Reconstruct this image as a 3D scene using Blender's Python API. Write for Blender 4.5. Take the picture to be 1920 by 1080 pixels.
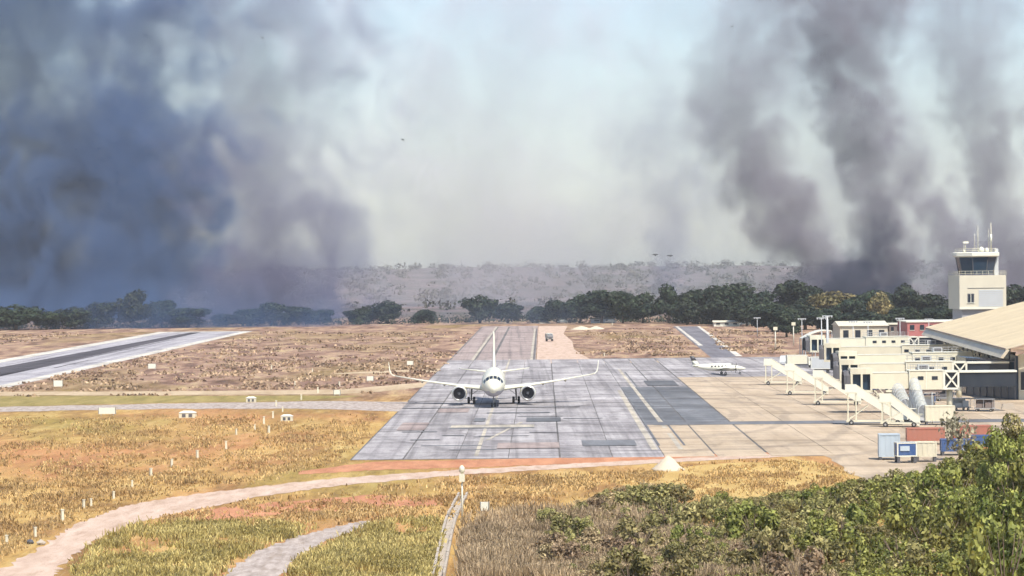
import bpy, bmesh, math, random
import numpy as np
from mathutils import Vector, Matrix

R = math.radians
scene = bpy.context.scene
col = scene.collection
for o in list(bpy.data.objects):
    bpy.data.objects.remove(o)

# ------------------------------------------------------------------ camera
CAM_H = 23.5            # the camera looks out from a high mast or rooftop
F_PX = 5530.0           # focal length in pixels of a 1920 px wide picture
cam_data = bpy.data.cameras.new('camera')
cam_data.sensor_width = 36.0
cam_data.lens = 36.0 * F_PX / 1920.0
cam_data.clip_start = 1.0
cam_data.clip_end = 60000.0
cam = bpy.data.objects.new('camera', cam_data)
col.objects.link(cam)
cam.matrix_world = (Matrix.Translation((0, 0, CAM_H)) @ Matrix.Rotation(R(90 - 0.446), 4, 'X')
                    @ Matrix.Rotation(R(-0.55), 4, 'Z'))
scene.camera = cam
CM = cam.matrix_world.to_3x3()

# ------------------------------------------------------------------ sky, sun, exposure
SUN_ELEV, SUN_AZ = 56.0, 152.0     # azimuth clockwise from +Y (the view direction): behind the camera, to the right
world = bpy.data.worlds.new('World')
scene.world = world
world.use_nodes = True
nt = world.node_tree
nt.nodes.clear()
sky = nt.nodes.new('ShaderNodeTexSky')
sky.sky_type = 'NISHITA'
sky.sun_disc = False
sky.sun_elevation = R(SUN_ELEV)
sky.sun_rotation = R(SUN_AZ)
sky.air_density = 1.0
sky.dust_density = 1.0
sky.ozone_density = 2.5
bg = nt.nodes.new('ShaderNodeBackground')
bg.inputs['Strength'].default_value = 0.135
wo = nt.nodes.new('ShaderNodeOutputWorld')
nt.links.new(sky.outputs[0], bg.inputs['Color'])
nt.links.new(bg.outputs[0], wo.inputs['Surface'])

sun_data = bpy.data.lights.new('sun', 'SUN')
sun_data.energy = 4.8
sun_data.angle = R(0.6)
sun_data.color = (1.0, 0.94, 0.84)
sun = bpy.data.objects.new('sun', sun_data)
col.objects.link(sun)
sdir = Vector((math.sin(R(SUN_AZ)) * math.cos(R(SUN_ELEV)), math.cos(R(SUN_AZ)) * math.cos(R(SUN_ELEV)), math.sin(R(SUN_ELEV))))
sun.rotation_euler = sdir.to_track_quat('Z', 'Y').to_euler()
sun.location = (0, 0, 300)

scene.view_settings.view_transform = 'Standard'
scene.view_settings.look = 'None'
scene.view_settings.gamma = 1.0
scene.view_settings.exposure = 0.38
scene.view_settings.use_curve_mapping = False
scene.render.engine = 'CYCLES'
scene.cycles.use_denoising = True
scene.cycles.volume_step_rate = 1.0
scene.cycles.volume_max_steps = 128
scene.cycles.use_adaptive_sampling = True
scene.cycles.adaptive_threshold = 0.04
scene.cycles.adaptive_min_samples = 20
scene.cycles.volume_bounces = 0
scene.cycles.max_bounces = 6
scene.cycles.diffuse_bounces = 2
scene.cycles.glossy_bounces = 2
scene.cycles.transparent_max_bounces = 16

# ------------------------------------------------------------------ helpers
rnd = random.Random(7)
nrs = np.random.RandomState(7)

def ray(px, py):
    d = CM @ Vector(((px - 960.0) / F_PX, (540.0 - py) / F_PX, -1.0))
    return d

def G(px, py, z=0.0):
    """the point of the level z that the photograph shows at this place"""
    d = ray(px, py)
    t = (z - CAM_H) / d.z
    return Vector((d.x * t, d.y * t, z))

def P(px, py, D):
    d = ray(px, py)
    t = D / d.y
    return Vector((d.x * t, D, CAM_H + d.z * t))

AX = R(0.59)            # heading of runway and taxiway
def U(u, v, z=0.0):
    return Vector((u * math.cos(AX) + v * math.sin(AX), -u * math.sin(AX) + v * math.cos(AX), z))

def inv_u(p):
    return (p.x * math.cos(AX) - p.y * math.sin(AX), p.x * math.sin(AX) + p.y * math.cos(AX))

class MB:
    def __init__(self):
        self.v = []; self.f = []; self.s = []
    def add(self, verts, faces, smooth=False):
        b = len(self.v)
        self.v += [tuple(x) for x in verts]
        self.f += [tuple(i + b for i in f) for f in faces]
        self.s += [smooth] * len(faces)
        return self
    def box(self, c, s, rz=0.0, ry=0.0, rx=0.0, taper=1.0):
        hx, hy, hz = s[0] / 2, s[1] / 2, s[2] / 2
        m = Matrix.Rotation(rz, 3, 'Z') @ Matrix.Rotation(ry, 3, 'Y') @ Matrix.Rotation(rx, 3, 'X')
        c = Vector(c); vs = []
        for z in (-1, 1):
            k = taper if z > 0 else 1.0
            for x, y in ((-1, -1), (1, -1), (1, 1), (-1, 1)):
                vs.append(c + m @ Vector((x * hx * k, y * hy * k, z * hz)))
        return self.add(vs, [(3, 2, 1, 0), (4, 5, 6, 7), (0, 1, 5, 4), (1, 2, 6, 5), (2, 3, 7, 6), (3, 0, 4, 7)])
    def bar(self, a, b, w, h=None):
        a = Vector(a); b = Vector(b); h = h or w
        d = (b - a); L = d.length; d.normalize()
        up = Vector((0, 0, 1)) if abs(d.z) < 0.95 else Vector((0, 1, 0))
        x = d.cross(up).normalized(); y = x.cross(d).normalized()
        vs = []
        for p in (a, b):
            for i, j in ((-1, -1), (1, -1), (1, 1), (-1, 1)):
                vs.append(p + x * (i * w / 2) + y * (j * h / 2))
        return self.add(vs, [(0, 1, 2, 3), (7, 6, 5, 4), (0, 4, 5, 1), (1, 5, 6, 2), (2, 6, 7, 3), (3, 7, 4, 0)])
    def tube(self, pts, rads, n=8, cap=True):
        pts = [Vector(p) for p in pts]; rings = []
        for i, p in enumerate(pts):
            d = (pts[min(i + 1, len(pts) - 1)] - pts[max(i - 1, 0)]).normalized()
            up = Vector((0, 0, 1)) if abs(d.z) < 0.9 else Vector((0, 1, 0))
            x = d.cross(up).normalized(); y = x.cross(d).normalized()
            rings.append([p + (x * math.cos(2 * math.pi * k / n) + y * math.sin(2 * math.pi * k / n)) * rads[i] for k in range(n)])
        return self.loft(rings, cap)
    def loft(self, rings, cap=True, smooth=True):
        n = len(rings[0]); vs = [p for r in rings for p in r]; fs = []
        for i in range(len(rings) - 1):
            for k in range(n):
                fs.append((i * n + k, i * n + (k + 1) % n, (i + 1) * n + (k + 1) % n, (i + 1) * n + k))
        self.add(vs, fs, smooth)
        if cap:
            b = len(self.v) - len(vs)
            self.f += [tuple(b + k for k in range(n))[::-1], tuple(b + (len(rings) - 1) * n + k for k in range(n))]
            self.s += [False, False]
        return self
    def prism(self, poly, z0, z1):
        n = len(poly)
        vs = [(p[0], p[1], z0) for p in poly] + [(p[0], p[1], z1) for p in poly]
        fs = [tuple(range(n))[::-1], tuple(range(n, 2 * n))] + [(i, (i + 1) % n, n + (i + 1) % n, n + i) for i in range(n)]
        return self.add(vs, fs)
    def mesh(self, name):
        me = bpy.data.meshes.new(name)
        me.from_pydata(self.v, [], self.f)
        me.polygons.foreach_set('use_smooth', self.s)
        bm = bmesh.new(); bm.from_mesh(me)
        bmesh.ops.recalc_face_normals(bm, faces=bm.faces)
        bm.to_mesh(me); bm.free()
        me.update()
        return me

def link(name, me, m, parent=None, loc=(0, 0, 0), rz=0.0):
    if m is not None and not me.materials:
        me.materials.append(m)
    o = bpy.data.objects.new(name, me)
    o.location = loc; o.rotation_euler = (0, 0, rz)
    col.objects.link(o)
    if parent is not None:
        o.parent = parent
    return o

def obj(name, mb, m, parent=None, loc=(0, 0, 0), rz=0.0):
    return link(name, mb.mesh(name), m, parent, loc, rz)

def tag(o, label, cat=None, group=None, kind=None):
    if label: o['label'] = label
    if cat: o['category'] = cat
    if group: o['group'] = group
    if kind: o['kind'] = kind
    return o

def thing(name, label, cat, loc=(0, 0, 0), rz=0.0, group=None):
    o = bpy.data.objects.new(name, None)
    o.location = loc; o.rotation_euler = (0, 0, rz)
    o.empty_display_size = 0.5
    col.objects.link(o)
    return tag(o, label, cat, group)

def copy_tree(o, parent=None):
    c = o.copy(); col.objects.link(c); c.parent = parent
    for ch in [x for x in col.objects if x.parent == o]:
        copy_tree(ch, c)
    return c

# ------------------------------------------------------------------ materials
class NT:
    def __init__(self, tree): self.t = tree
    def n(self, typ, **kw):
        nd = self.t.nodes.new(typ)
        for k, v in kw.items(): setattr(nd, k, v)
        return nd
    def l(self, a, b): self.t.links.new(a, b)
    def math(self, op, a, b=None, clamp=False):
        nd = self.n('ShaderNodeMath', operation=op, use_clamp=clamp)
        for i, x in enumerate((a, b)):
            if x is None: continue
            if isinstance(x, (int, float)): nd.inputs[i].default_value = x
            else: self.l(x, nd.inputs[i])
        return nd.outputs[0]
    def ramp(self, fac, stops):
        nd = self.n('ShaderNodeValToRGB')
        el = nd.color_ramp.elements
        while len(el) < len(stops): el.new(0.5)
        for e, (p, c) in zip(el, stops):
            e.position = p; e.color = tuple(c) + (1,) if len(c) == 3 else c
        self.l(fac, nd.inputs[0])
        return nd.outputs[0]
    def noise(self, vec, scale, detail=4, rough=0.55, dist=0.0):
        nd = self.n('ShaderNodeTexNoise')
        nd.inputs['Scale'].default_value = scale; nd.inputs['Detail'].default_value = detail
        nd.inputs['Roughness'].default_value = rough; nd.inputs['Distortion'].default_value = dist
        if vec is not None: self.l(vec, nd.inputs['Vector'])
        return nd.outputs['Fac']
    def mapping(self, vec, scale=(1, 1, 1), loc=(0, 0, 0), rot=(0, 0, 0)):
        nd = self.n('ShaderNodeMapping')
        nd.inputs['Scale'].default_value = scale; nd.inputs['Location'].default_value = loc; nd.inputs['Rotation'].default_value = rot
        self.l(vec, nd.inputs['Vector'])
        return nd.outputs[0]
    def mix(self, fac, a, b, mode='MIX'):
        nd = self.n('ShaderNodeMix', data_type='RGBA', blend_type=mode)
        for sock, x in ((nd.inputs[0], fac), (nd.inputs[6], a), (nd.inputs[7], b)):
            if isinstance(x, (int, float)): sock.default_value = x
            elif isinstance(x, tuple): sock.default_value = x + (1,) if len(x) == 3 else x
            else: self.l(x, sock)
        return nd.outputs[2]

def new_mat(name):
    m = bpy.data.materials.new(name); m.use_nodes = True
    t = NT(m.node_tree); m.node_tree.nodes.clear()
    out = t.n('ShaderNodeOutputMaterial')
    b = t.n('ShaderNodeBsdfPrincipled')
    t.l(b.outputs[0], out.inputs['Surface'])
    return m, t, b, out

def paint(name, c, rough=0.5, dirt=0.25, scale=0.6, metal=0.0, spec=0.5, rand=0.0, dirtc=(0.25, 0.21, 0.17), bump=0.0):
    m, t, b, out = new_mat(name)
    geo = t.n('ShaderNodeNewGeometry')
    v = t.mapping(geo.outputs['Position'], (1, 1, 0.5))
    n = t.noise(v, scale, 5, 0.6)
    f = t.ramp(n, [(0.35, (0, 0, 0)), (0.75, (dirt, dirt, dirt))])
    c1 = t.mix(f, c, tuple(0.5 * a + 0.5 * d for a, d in zip(c, dirtc)))
    if rand:
        oi = t.n('ShaderNodeObjectInfo')
        hv = t.n('ShaderNodeHueSaturation')
        t.l(c1, hv.inputs['Color'])
        t.l(t.math('ADD', t.math('MULTIPLY', oi.outputs['Random'], 2 * rand), 1 - rand), hv.inputs['Value'])
        c1 = hv.outputs[0]
    t.l(c1, b.inputs['Base Color'])
    b.inputs['Roughness'].default_value = rough
    b.inputs['Metallic'].default_value = metal
    b.inputs['Specular IOR Level'].default_value = spec
    if bump:
        bp = t.n('ShaderNodeBump'); bp.inputs['Strength'].default_value = bump; bp.inputs['Distance'].default_value = 0.05
        t.l(t.noise(geo.outputs['Position'], 3.0, 4), bp.inputs['Height']); t.l(bp.outputs[0], b.inputs['Normal'])
    return m

# ------------------------------------------------------------------ ground
def ground_height(x, y):
    t = min(max((y - 1750.0) / 2700.0, 0.0), 1.0)
    drop = max(0.0, y - 4550.0) * 0.012
    s = t * t * (3 - 2 * t)
    bump = 1.2 * math.sin(x * 0.0061 + 1.3) + 0.8 * math.sin(x * 0.017 + y * 0.002) + 0.5 * math.sin(x * 0.041)
    return s * (19.0 + bump) - drop

def ground_material():
    m, t, b, out = new_mat('dry_grassland')
    geo = t.n('ShaderNodeNewGeometry'); pos = geo.outputs['Position']
    sep = t.n('ShaderNodeSeparateXYZ'); t.l(pos, sep.inputs[0])
    y = sep.outputs[1]; x = sep.outputs[0]
    streak = t.noise(t.mapping(pos, (0.16, 0.035, 0.1)), 1.0, 6, 0.62, 0.4)
    fine = t.noise(t.mapping(pos, (0.9, 0.11, 0.5)), 1.0, 6, 0.7)
    patch = t.noise(t.mapping(pos, (0.02, 0.006, 0.02)), 1.0, 5, 0.6, 0.6)
    hue = t.noise(t.mapping(pos, (0.035, 0.012, 0.05), (31, 7, 3)), 1.0, 4, 0.6)
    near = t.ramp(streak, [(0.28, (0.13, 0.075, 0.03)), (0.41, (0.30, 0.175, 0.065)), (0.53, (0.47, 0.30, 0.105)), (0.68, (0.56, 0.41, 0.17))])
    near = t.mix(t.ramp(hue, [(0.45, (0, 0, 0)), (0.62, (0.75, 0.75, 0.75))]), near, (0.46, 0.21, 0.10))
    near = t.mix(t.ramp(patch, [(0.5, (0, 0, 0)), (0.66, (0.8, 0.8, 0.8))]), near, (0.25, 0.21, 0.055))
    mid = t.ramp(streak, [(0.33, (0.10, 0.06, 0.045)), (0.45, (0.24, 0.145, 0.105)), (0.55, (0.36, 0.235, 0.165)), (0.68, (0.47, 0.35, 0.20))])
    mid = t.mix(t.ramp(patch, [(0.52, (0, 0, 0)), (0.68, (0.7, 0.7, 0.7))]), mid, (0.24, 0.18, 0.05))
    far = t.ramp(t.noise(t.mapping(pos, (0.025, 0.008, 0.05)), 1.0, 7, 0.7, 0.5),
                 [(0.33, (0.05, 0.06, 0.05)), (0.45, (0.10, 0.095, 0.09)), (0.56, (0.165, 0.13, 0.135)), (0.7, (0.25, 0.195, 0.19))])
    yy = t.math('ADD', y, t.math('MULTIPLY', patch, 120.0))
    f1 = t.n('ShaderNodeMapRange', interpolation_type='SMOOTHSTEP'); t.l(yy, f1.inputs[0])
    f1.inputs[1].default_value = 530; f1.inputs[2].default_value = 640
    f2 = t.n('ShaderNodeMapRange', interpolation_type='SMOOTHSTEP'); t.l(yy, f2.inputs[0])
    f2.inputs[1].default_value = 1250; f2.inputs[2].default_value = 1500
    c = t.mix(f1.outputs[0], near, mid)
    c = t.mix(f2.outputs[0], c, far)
    c = t.mix(t.ramp(fine, [(0.3, (0.55, 0.55, 0.55)), (0.5, (0, 0, 0))]), c, (0.10, 0.065, 0.03))
    c = t.mix(t.ramp(fine, [(0.56, (0, 0, 0)), (0.75, (0.5, 0.5, 0.5))]), c, (0.55, 0.42, 0.23))
    t.l(c, b.inputs['Base Color'])
    b.inputs['Roughness'].default_value = 0.95
    b.inputs['Specular IOR Level'].default_value = 0.1
    bp = t.n('ShaderNodeBump'); bp.inputs['Strength'].default_value = 0.9; bp.inputs['Distance'].default_value = 0.5
    t.l(fine, bp.inputs['Height']); t.l(bp.outputs[0], b.inputs['Normal'])
    return m

def build_ground():
    xs = [-2600, -1600, -1100] + list(range(-800, 801, 40)) + [1100, 1600, 2600]
    ys = [-300, 0, 150, 300, 600, 900, 1200, 1500, 1700] + list(range(1800, 4600, 80)) + [4700, 5000, 5500, 6000]
    mb = MB(); nx = len(xs)
    vs = [(x, y, ground_height(x, y)) for y in ys for x in xs]
    fs = [(j * nx + i, j * nx + i + 1, (j + 1) * nx + i + 1, (j + 1) * nx + i) for j in range(len(ys) - 1) for i in range(nx - 1)]
    mb.add(vs, fs, True)
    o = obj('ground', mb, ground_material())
    tag(o, 'dry straw coloured airfield grassland with a low hill behind', None, None, 'structure')
build_ground()

def surface(name, c_lo, c_hi, scale=(0.2, 0.03, 0.2), rough=0.85, spec=0.06, rand=0.0, stain=0.35, stainc=(0.10, 0.09, 0.09), tire=0.0, bands=True):
    m, t, b, out = new_mat(name)
    geo = t.n('ShaderNodeNewGeometry'); pos = geo.outputs['Position']
    n1 = t.noise(t.mapping(pos, scale), 1.0, 6, 0.62, 0.3)
    n2 = t.noise(t.mapping(pos, (0.9, 0.14, 0.5), (5, 9, 0)), 1.0, 6, 0.7)
    c = t.ramp(n1, [(0.3, c_lo), (0.7, c_hi)])
    c = t.mix(t.ramp(n2, [(0.52, (0, 0, 0)), (0.78, (stain,) * 3)]), c, stainc)
    if bands:
      n4 = t.noise(t.mapping(pos, (0.03, 0.16, 0.2), (9, 3, 0), (0, 0, AX)), 1.0, 5, 0.65)
      c = t.mix(t.ramp(n4, [(0.36, (0.55, 0.55, 0.55)), (0.47, (0, 0, 0))]), c, tuple(0.45 * q for q in c_lo))
      c = t.mix(t.ramp(n4, [(0.56, (0, 0, 0)), (0.72, (0.5, 0.5, 0.5))]), c, tuple(min(0.75, 1.35 * q) for q in c_hi))
    if bands:
        oil = t.noise(t.mapping(pos, (0.22, 0.05, 0.2), (17, 4, 0)), 1.0, 6, 0.7, 1.2)
        c = t.mix(t.ramp(oil, [(0.56, (0, 0, 0)), (0.70, (0.45, 0.45, 0.45))]), c, (0.09, 0.08, 0.08))
        arc = t.n('ShaderNodeTexWave', wave_type='RINGS', rings_direction='Z'); arc.inputs['Scale'].default_value = 0.035; arc.inputs['Distortion'].default_value = 5.0; arc.inputs['Detail'].default_value = 3.0
        t.l(t.mapping(pos, (1, 0.35, 1), (-20, -160, 0)), arc.inputs['Vector'])
        c = t.mix(t.ramp(arc.outputs['Fac'], [(0.90, (0, 0, 0)), (0.97, (0.22, 0.22, 0.22))]), c, (0.08, 0.075, 0.075))
    if tire:
        n3 = t.noise(t.mapping(pos, (0.7, 0.004, 0.5), (2, 0, 0), (0, 0, AX)), 1.0, 4, 0.6)
        c = t.mix(t.ramp(n3, [(0.5, (0, 0, 0)), (0.7, (tire,) * 3)]), c, (0.07, 0.065, 0.07))
    if rand:
        oi = t.n('ShaderNodeObjectInfo'); hv = t.n('ShaderNodeHueSaturation'); t.l(c, hv.inputs['Color'])
        t.l(t.math('ADD', t.math('MULTIPLY', oi.outputs['Random'], 2 * rand), 1 - rand), hv.inputs['Value'])
        c = hv.outputs[0]
    t.l(c, b.inputs['Base Color'])
    b.inputs['Roughness'].default_value = rough
    b.inputs['Specular IOR Level'].default_value = spec
    bp = t.n('ShaderNodeBump'); bp.inputs['Strength'].default_value = 0.3; bp.inputs['Distance'].default_value = 0.1
    t.l(n2, bp.inputs['Height']); t.l(bp.outputs[0], b.inputs['Normal'])
    return m

M_ASPH = surface('worn_asphalt', (0.245, 0.228, 0.232), (0.44, 0.415, 0.41), scale=(0.25, 0.02, 0.2), rand=0.16, tire=0.45, stain=0.5)
M_ASPHD = surface('dark_asphalt', (0.12, 0.125, 0.135), (0.19, 0.195, 0.205), rand=0.16)
M_CONC = surface('beige_concrete', (0.39, 0.305, 0.215), (0.51, 0.41, 0.30), rand=0.05, stain=0.25, tire=0.15)
M_TAXI = surface('taxiway_asphalt', (0.28, 0.225, 0.21), (0.40, 0.325, 0.295), tire=0.5)
M_RUN = surface('runway_concrete', (0.31, 0.295, 0.32), (0.47, 0.45, 0.46), scale=(0.25, 0.01, 0.2), tire=0.5)
M_RUBBER = surface('rubber_streaked_asphalt', (0.045, 0.042, 0.05), (0.12, 0.11, 0.12), scale=(0.5, 0.006, 0.2), tire=0.5)
M_WHITE = surface('faded_white_paint', (0.46, 0.43, 0.37), (0.70, 0.65, 0.56), stain=0.5)
M_YELLOW = surface('faded_yellow_paint', (0.33, 0.30, 0.26), (0.56, 0.50, 0.39), scale=(0.5, 0.06, 0.2), stain=0.6)
M_DIRT = surface('pale_dirt', (0.40, 0.285, 0.21), (0.60, 0.46, 0.37), bands=False, scale=(0.6, 0.12, 0.2), spec=0.1, rough=0.95, stain=0.6, stainc=(0.25, 0.15, 0.09))
M_RDIRT = surface('reddish_dirt', (0.36, 0.155, 0.085), (0.54, 0.27, 0.15), bands=False, scale=(0.4, 0.08, 0.2), spec=0.1, rough=0.95, stain=0.6, stainc=(0.20, 0.10, 0.06))
M_SAND = surface('pale_sand', (0.36, 0.26, 0.16), (0.54, 0.43, 0.29), bands=False, spec=0.1, rough=0.95, stain=0.5, stainc=(0.2, 0.14, 0.08))
M_GRAVEL = surface('grey_gravel', (0.25, 0.205, 0.175), (0.50, 0.43, 0.385), bands=False, scale=(1.3, 0.3, 0.2), spec=0.1, rough=0.95, stain=0.75, stainc=(0.22, 0.16, 0.10))
M_ROAD = surface('road_asphalt', (0.15, 0.145, 0.16), (0.22, 0.21, 0.225), tire=0.3)
M_JOINT = surface('joint_sealant', (0.11, 0.105, 0.10), (0.19, 0.18, 0.175))
M_GREENISH = surface('olive_turf', (0.19, 0.155, 0.05), (0.36, 0.28, 0.11), bands=False, scale=(0.3, 0.05, 0.2), spec=0.1, rough=0.95, stain=0.5, stainc=(0.09, 0.07, 0.02))

def sheet(name, pts, z, m, parent=None, thick=None):
    mb = MB()
    if thick:
        mb.prism([(p[0], p[1]) for p in pts], z - thick, z)
    else:
        mb.add([(p[0], p[1], z) for p in pts], [tuple(range(len(pts)))])
    o = obj(name, mb, m, parent)
    return o

def rough_sheet(name, pts, z, m, jit=0.3, step=3.0):
    """a ground patch whose outline wavers like a real soil edge"""
    r = random.Random(len(pts) * 7 + int(pts[0].x)); out = []
    for a_, b_ in zip(pts, pts[1:] + pts[:1]):
        n = max(2, int((b_ - a_).length / step))
        d_ = (b_ - a_).normalized(); nn = Vector((-d_.y, d_.x, 0))
        for k in range(n):
            q = a_.lerp(b_, k / n)
            w = jit * min(8.0, 1.0 + 3.0 * abs(d_.x))
            out.append(q + nn * r.uniform(-w, w) + d_ * r.uniform(-jit, jit))
    return sheet(name, out, z, m)

def structure(o, label):
    return tag(o, label, None, None, 'structure')

def urect(u0, u1, v0, v1):
    return [U(u0, v0), U(u1, v0), U(u1, v1), U(u0, v1)]

def ribbon(name, left, right, z, m, label):
    """a strip with wavering edges between two traced edges on the ground"""
    def dens(pts):
        out = []
        for a, b in zip(pts[:-1], pts[1:]):
            for k in range(18):
                out.append(a.lerp(b, k / 18))
        out.append(pts[-1]); return out
    L = dens([G(*p) for p in left]); Rr = dens([G(*p) for p in right])
    mb = MB(); vs = []; r = random.Random(len(name) + int(left[0][0]))
    for a, b in zip(L, Rr):
        d = (b - a); w = d.length; d.normalize()
        j = min(0.9, 0.10 * w)
        a2 = a + d * r.uniform(-j, j); b2 = b + d * r.uniform(-j, j)
        vs += [(a2.x, a2.y, z), (b2.x, b2.y, z)]
    fs = [(2 * i, 2 * i + 1, 2 * i + 3, 2 * i + 2) for i in range(len(L) - 1)]
    mb.add(vs, fs)
    return structure(obj(name, mb, m), label)

# runway on the left
RW = structure(sheet('runway', urect(-142, -107, 420, 1090), 0.02, M_RUN), 'pale concrete runway running off to the left with a dark rubber streak')
sheet('edge_stripe', urect(-110.5, -107.2, 420, 1085), 0.03, M_WHITE, RW)
sheet('edge_stripe', urect(-141.8, -137.5, 420, 1085), 0.03, M_WHITE, RW)
sheet('rubber_streak', [U(-134, 420), U(-118.0, 420), U(-121.5, 760), U(-124.5, 1075), U(-128.6, 1075), U(-130.5, 760)], 0.028, M_RUBBER, RW)
sheet('rubber_streak', [U(-121, 620), U(-119.6, 620), U(-121.6, 980), U(-122.3, 980)], 0.028, M_RUBBER, RW)
sheet('rubber_streak', [U(-117, 700), U(-116, 700), U(-117, 760), U(-117.5, 760)], 0.028, M_RUBBER, RW)
sheet('runway_end_stripe', urect(-137, -111, 1079, 1086), 0.03, M_WHITE, RW)

# taxiway and sandy verge behind the airliner
TX = structure(sheet('taxiway', urect(-23.4, -1.8, 700, 1135), 0.02, M_TAXI), 'long pinkish grey taxiway behind the airliner')
sheet('centre_line', [U(-17.9, 700), U(-17.2, 700), U(-17.2, 1120), U(-17.9, 1120)], 0.03, M_YELLOW, TX)
sheet('crack_line', urect(-17.15, -16.7, 700, 1120), 0.03, M_JOINT, TX)
sheet('crack_line', urect(-13.0, -12.3, 760, 1120), 0.03, M_JOINT, TX)
sheet('crack_line', urect(-23.3, -22.9, 700, 1120), 0.03, M_JOINT, TX)
sheet('edge_stripe', urect(-3.2, -2.6, 700, 1080), 0.03, M_YELLOW, TX)
sheet('crack_line', urect(-2.5, -2.0, 700, 1080), 0.03, M_JOINT, TX)
structure(sheet('sand_verge', [U(-1.6, 700), U(12.5, 706), U(10.5, 760), U(8.6, 820), U(9.0, 900), U(7, 1000), U(9.5, 1130), U(-1.6, 1130)], 0.022, M_DIRT), 'pale sandy strip on the right edge of the taxiway')
structure(sheet('sand_edge', [U(12.6, 700), U(60, 707), U(60, 716), U(13, 713)], 0.024, M_SAND), 'thin pale sand line along the far edge of the apron')

# apron of slabs
AP = structure(sheet('apron', [U(-23.6, 357.5), U(44.8, 357.5), U(44.8, 338), U(97, 338), U(97, 735), U(-23.6, 735)], 0.012, M_JOINT), 'large aircraft apron of grey and beige slabs')
slab_cache = {}
def slab(u0, u1, v0, v1, m, kind='slab', top=0.05):
    w = round(u1 - u0, 3); d = round(v1 - v0, 3)
    key = (w, d, m.name, top)
    if key not in slab_cache:
        mb = MB(); mb.prism([(-w / 2, -d / 2), (w / 2, -d / 2), (w / 2, d / 2), (-w / 2, d / 2)], 0, top - 0.014)
        slab_cache[key] = mb.mesh(kind)
    p = U((u0 + u1) / 2, (v0 + v1) / 2, 0.014 + rnd.uniform(-0.003, 0.006))
    return link(kind, slab_cache[key], m, AP, p, -AX)

CW = (27.4 + 23.4) / 8.0
for j in range(31):
    v0 = 358 + j * 12.0; v1 = v0 + 12.0
    for i in range(8):
        u0 = -23.4 + i * CW; u1 = u0 + CW
        uc, vc = (u0 + u1) / 2, (v0 + v1) / 2
        m = M_ASPH
        if uc > 14.5 and 430 < vc < 560: m = M_ASPHD
        if uc > 14.0 and vc < 430: m = M_CONC
        jt = 0.10 if (j * 7 + i * 3) % 4 else 0.16
        slab(u0 + 0.05, u1 - 0.06 - (0.12 if i % 3 == 0 else 0.0), v0 + 0.15, v1 - jt - (0.55 if j in (5, 10) else 0.15), m)
for j in range(15):
    v0 = 358 + j * 25.0; v1 = v0 + 25.0
    for i in range(9):
        u0 = 27.6 + i * 7.7; u1 = u0 + 7.7
        m = M_ASPH if v0 > 600 else M_CONC
        slab(u0 + 0.04, u1 - 0.04, v0 + 0.12, v1 - 0.25, m)
for i in range(6):
    slab(45.0 + i * 8.5, 53.4 + i * 8.5, 339, 357.6, M_CONC)

mark_n = 0
def mark(name, pts, m, z=0.060):
    global mark_n
    mark_n += 1
    return sheet(name, pts, z + 0.0025 * mark_n, m, AP)
mark('lane_line', [U(13.6, 372), U(14.4, 372), U(14.5, 548), U(13.7, 548)], M_YELLOW)
mark('lane_line', [U(17.0, 420), U(17.7, 420), U(17.2, 656), U(16.6, 656)], M_YELLOW)
mark('lane_line', [U(17.0, 372), U(17.6, 372), U(17.6, 408), U(17.0, 408)], M_YELLOW)
mark('crack_line', [U(14.7, 380), U(15.0, 380), U(15.1, 540), U(14.8, 540)], M_ASPHD)
mark('crack_line', [U(18.0, 380), U(18.3, 380), U(17.9, 640), U(17.6, 640)], M_ASPHD)
mark('taxi_line', [U(-8.6, 362), U(-8.1, 362), U(-8.1, 735), U(-8.5, 735)], M_YELLOW)
mark('taxi_line', [U(-7.9, 395), U(-7.4, 395), U(-3.0, 440), U(-3.5, 440)], M_YELLOW)
mark('stop_bar', urect(-13.5, -1.4, 426, 433), M_YELLOW)
mark('dark_outline', urect(-13.6, -1.4, 423.2, 425.6), M_ASPHD)  # dark outline strip along the near side of the bar
mark('apron_edge_band', [U(16, 428), U(75, 428), U(75, 436), U(16, 436)], M_ASPHD)
for (a, b, c, d) in ((-9.5, -7.2, 402, 404), (-14, -11, 406, 408), (-8.9, -2, 404, 405.6), (-16, -8, 383, 385), (-4, 3, 455, 457), (-2, 2, 412, 413.5),
                     (3, 9, 448, 450), (-12, -6, 374, 375.5), (-18, -14, 396, 398), (-20, -15, 415, 417), (-9, 1, 466, 469)):
    mark('repair_seam', urect(a, b, c, d - 0.6), M_ASPHD)
for (a, b, c, d, m) in ((-10.5, -8.8, 442, 452, M_ASPHD), (-2.6, 2.6, 440, 452, M_ASPHD), (-21, -17, 420, 440, M_TAXI), (5, 12, 380, 392, M_ASPHD),
                        (-17, -12, 470, 482, M_TAXI), (-6, 2, 376, 388, M_TAXI), (20, 26, 565, 590, M_ASPHD)):
    mark('patched_area', urect(a, b, c, d), m)
mark('crack_line', urect(-23.2, 6, 484, 485.6), M_ASPHD)

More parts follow.
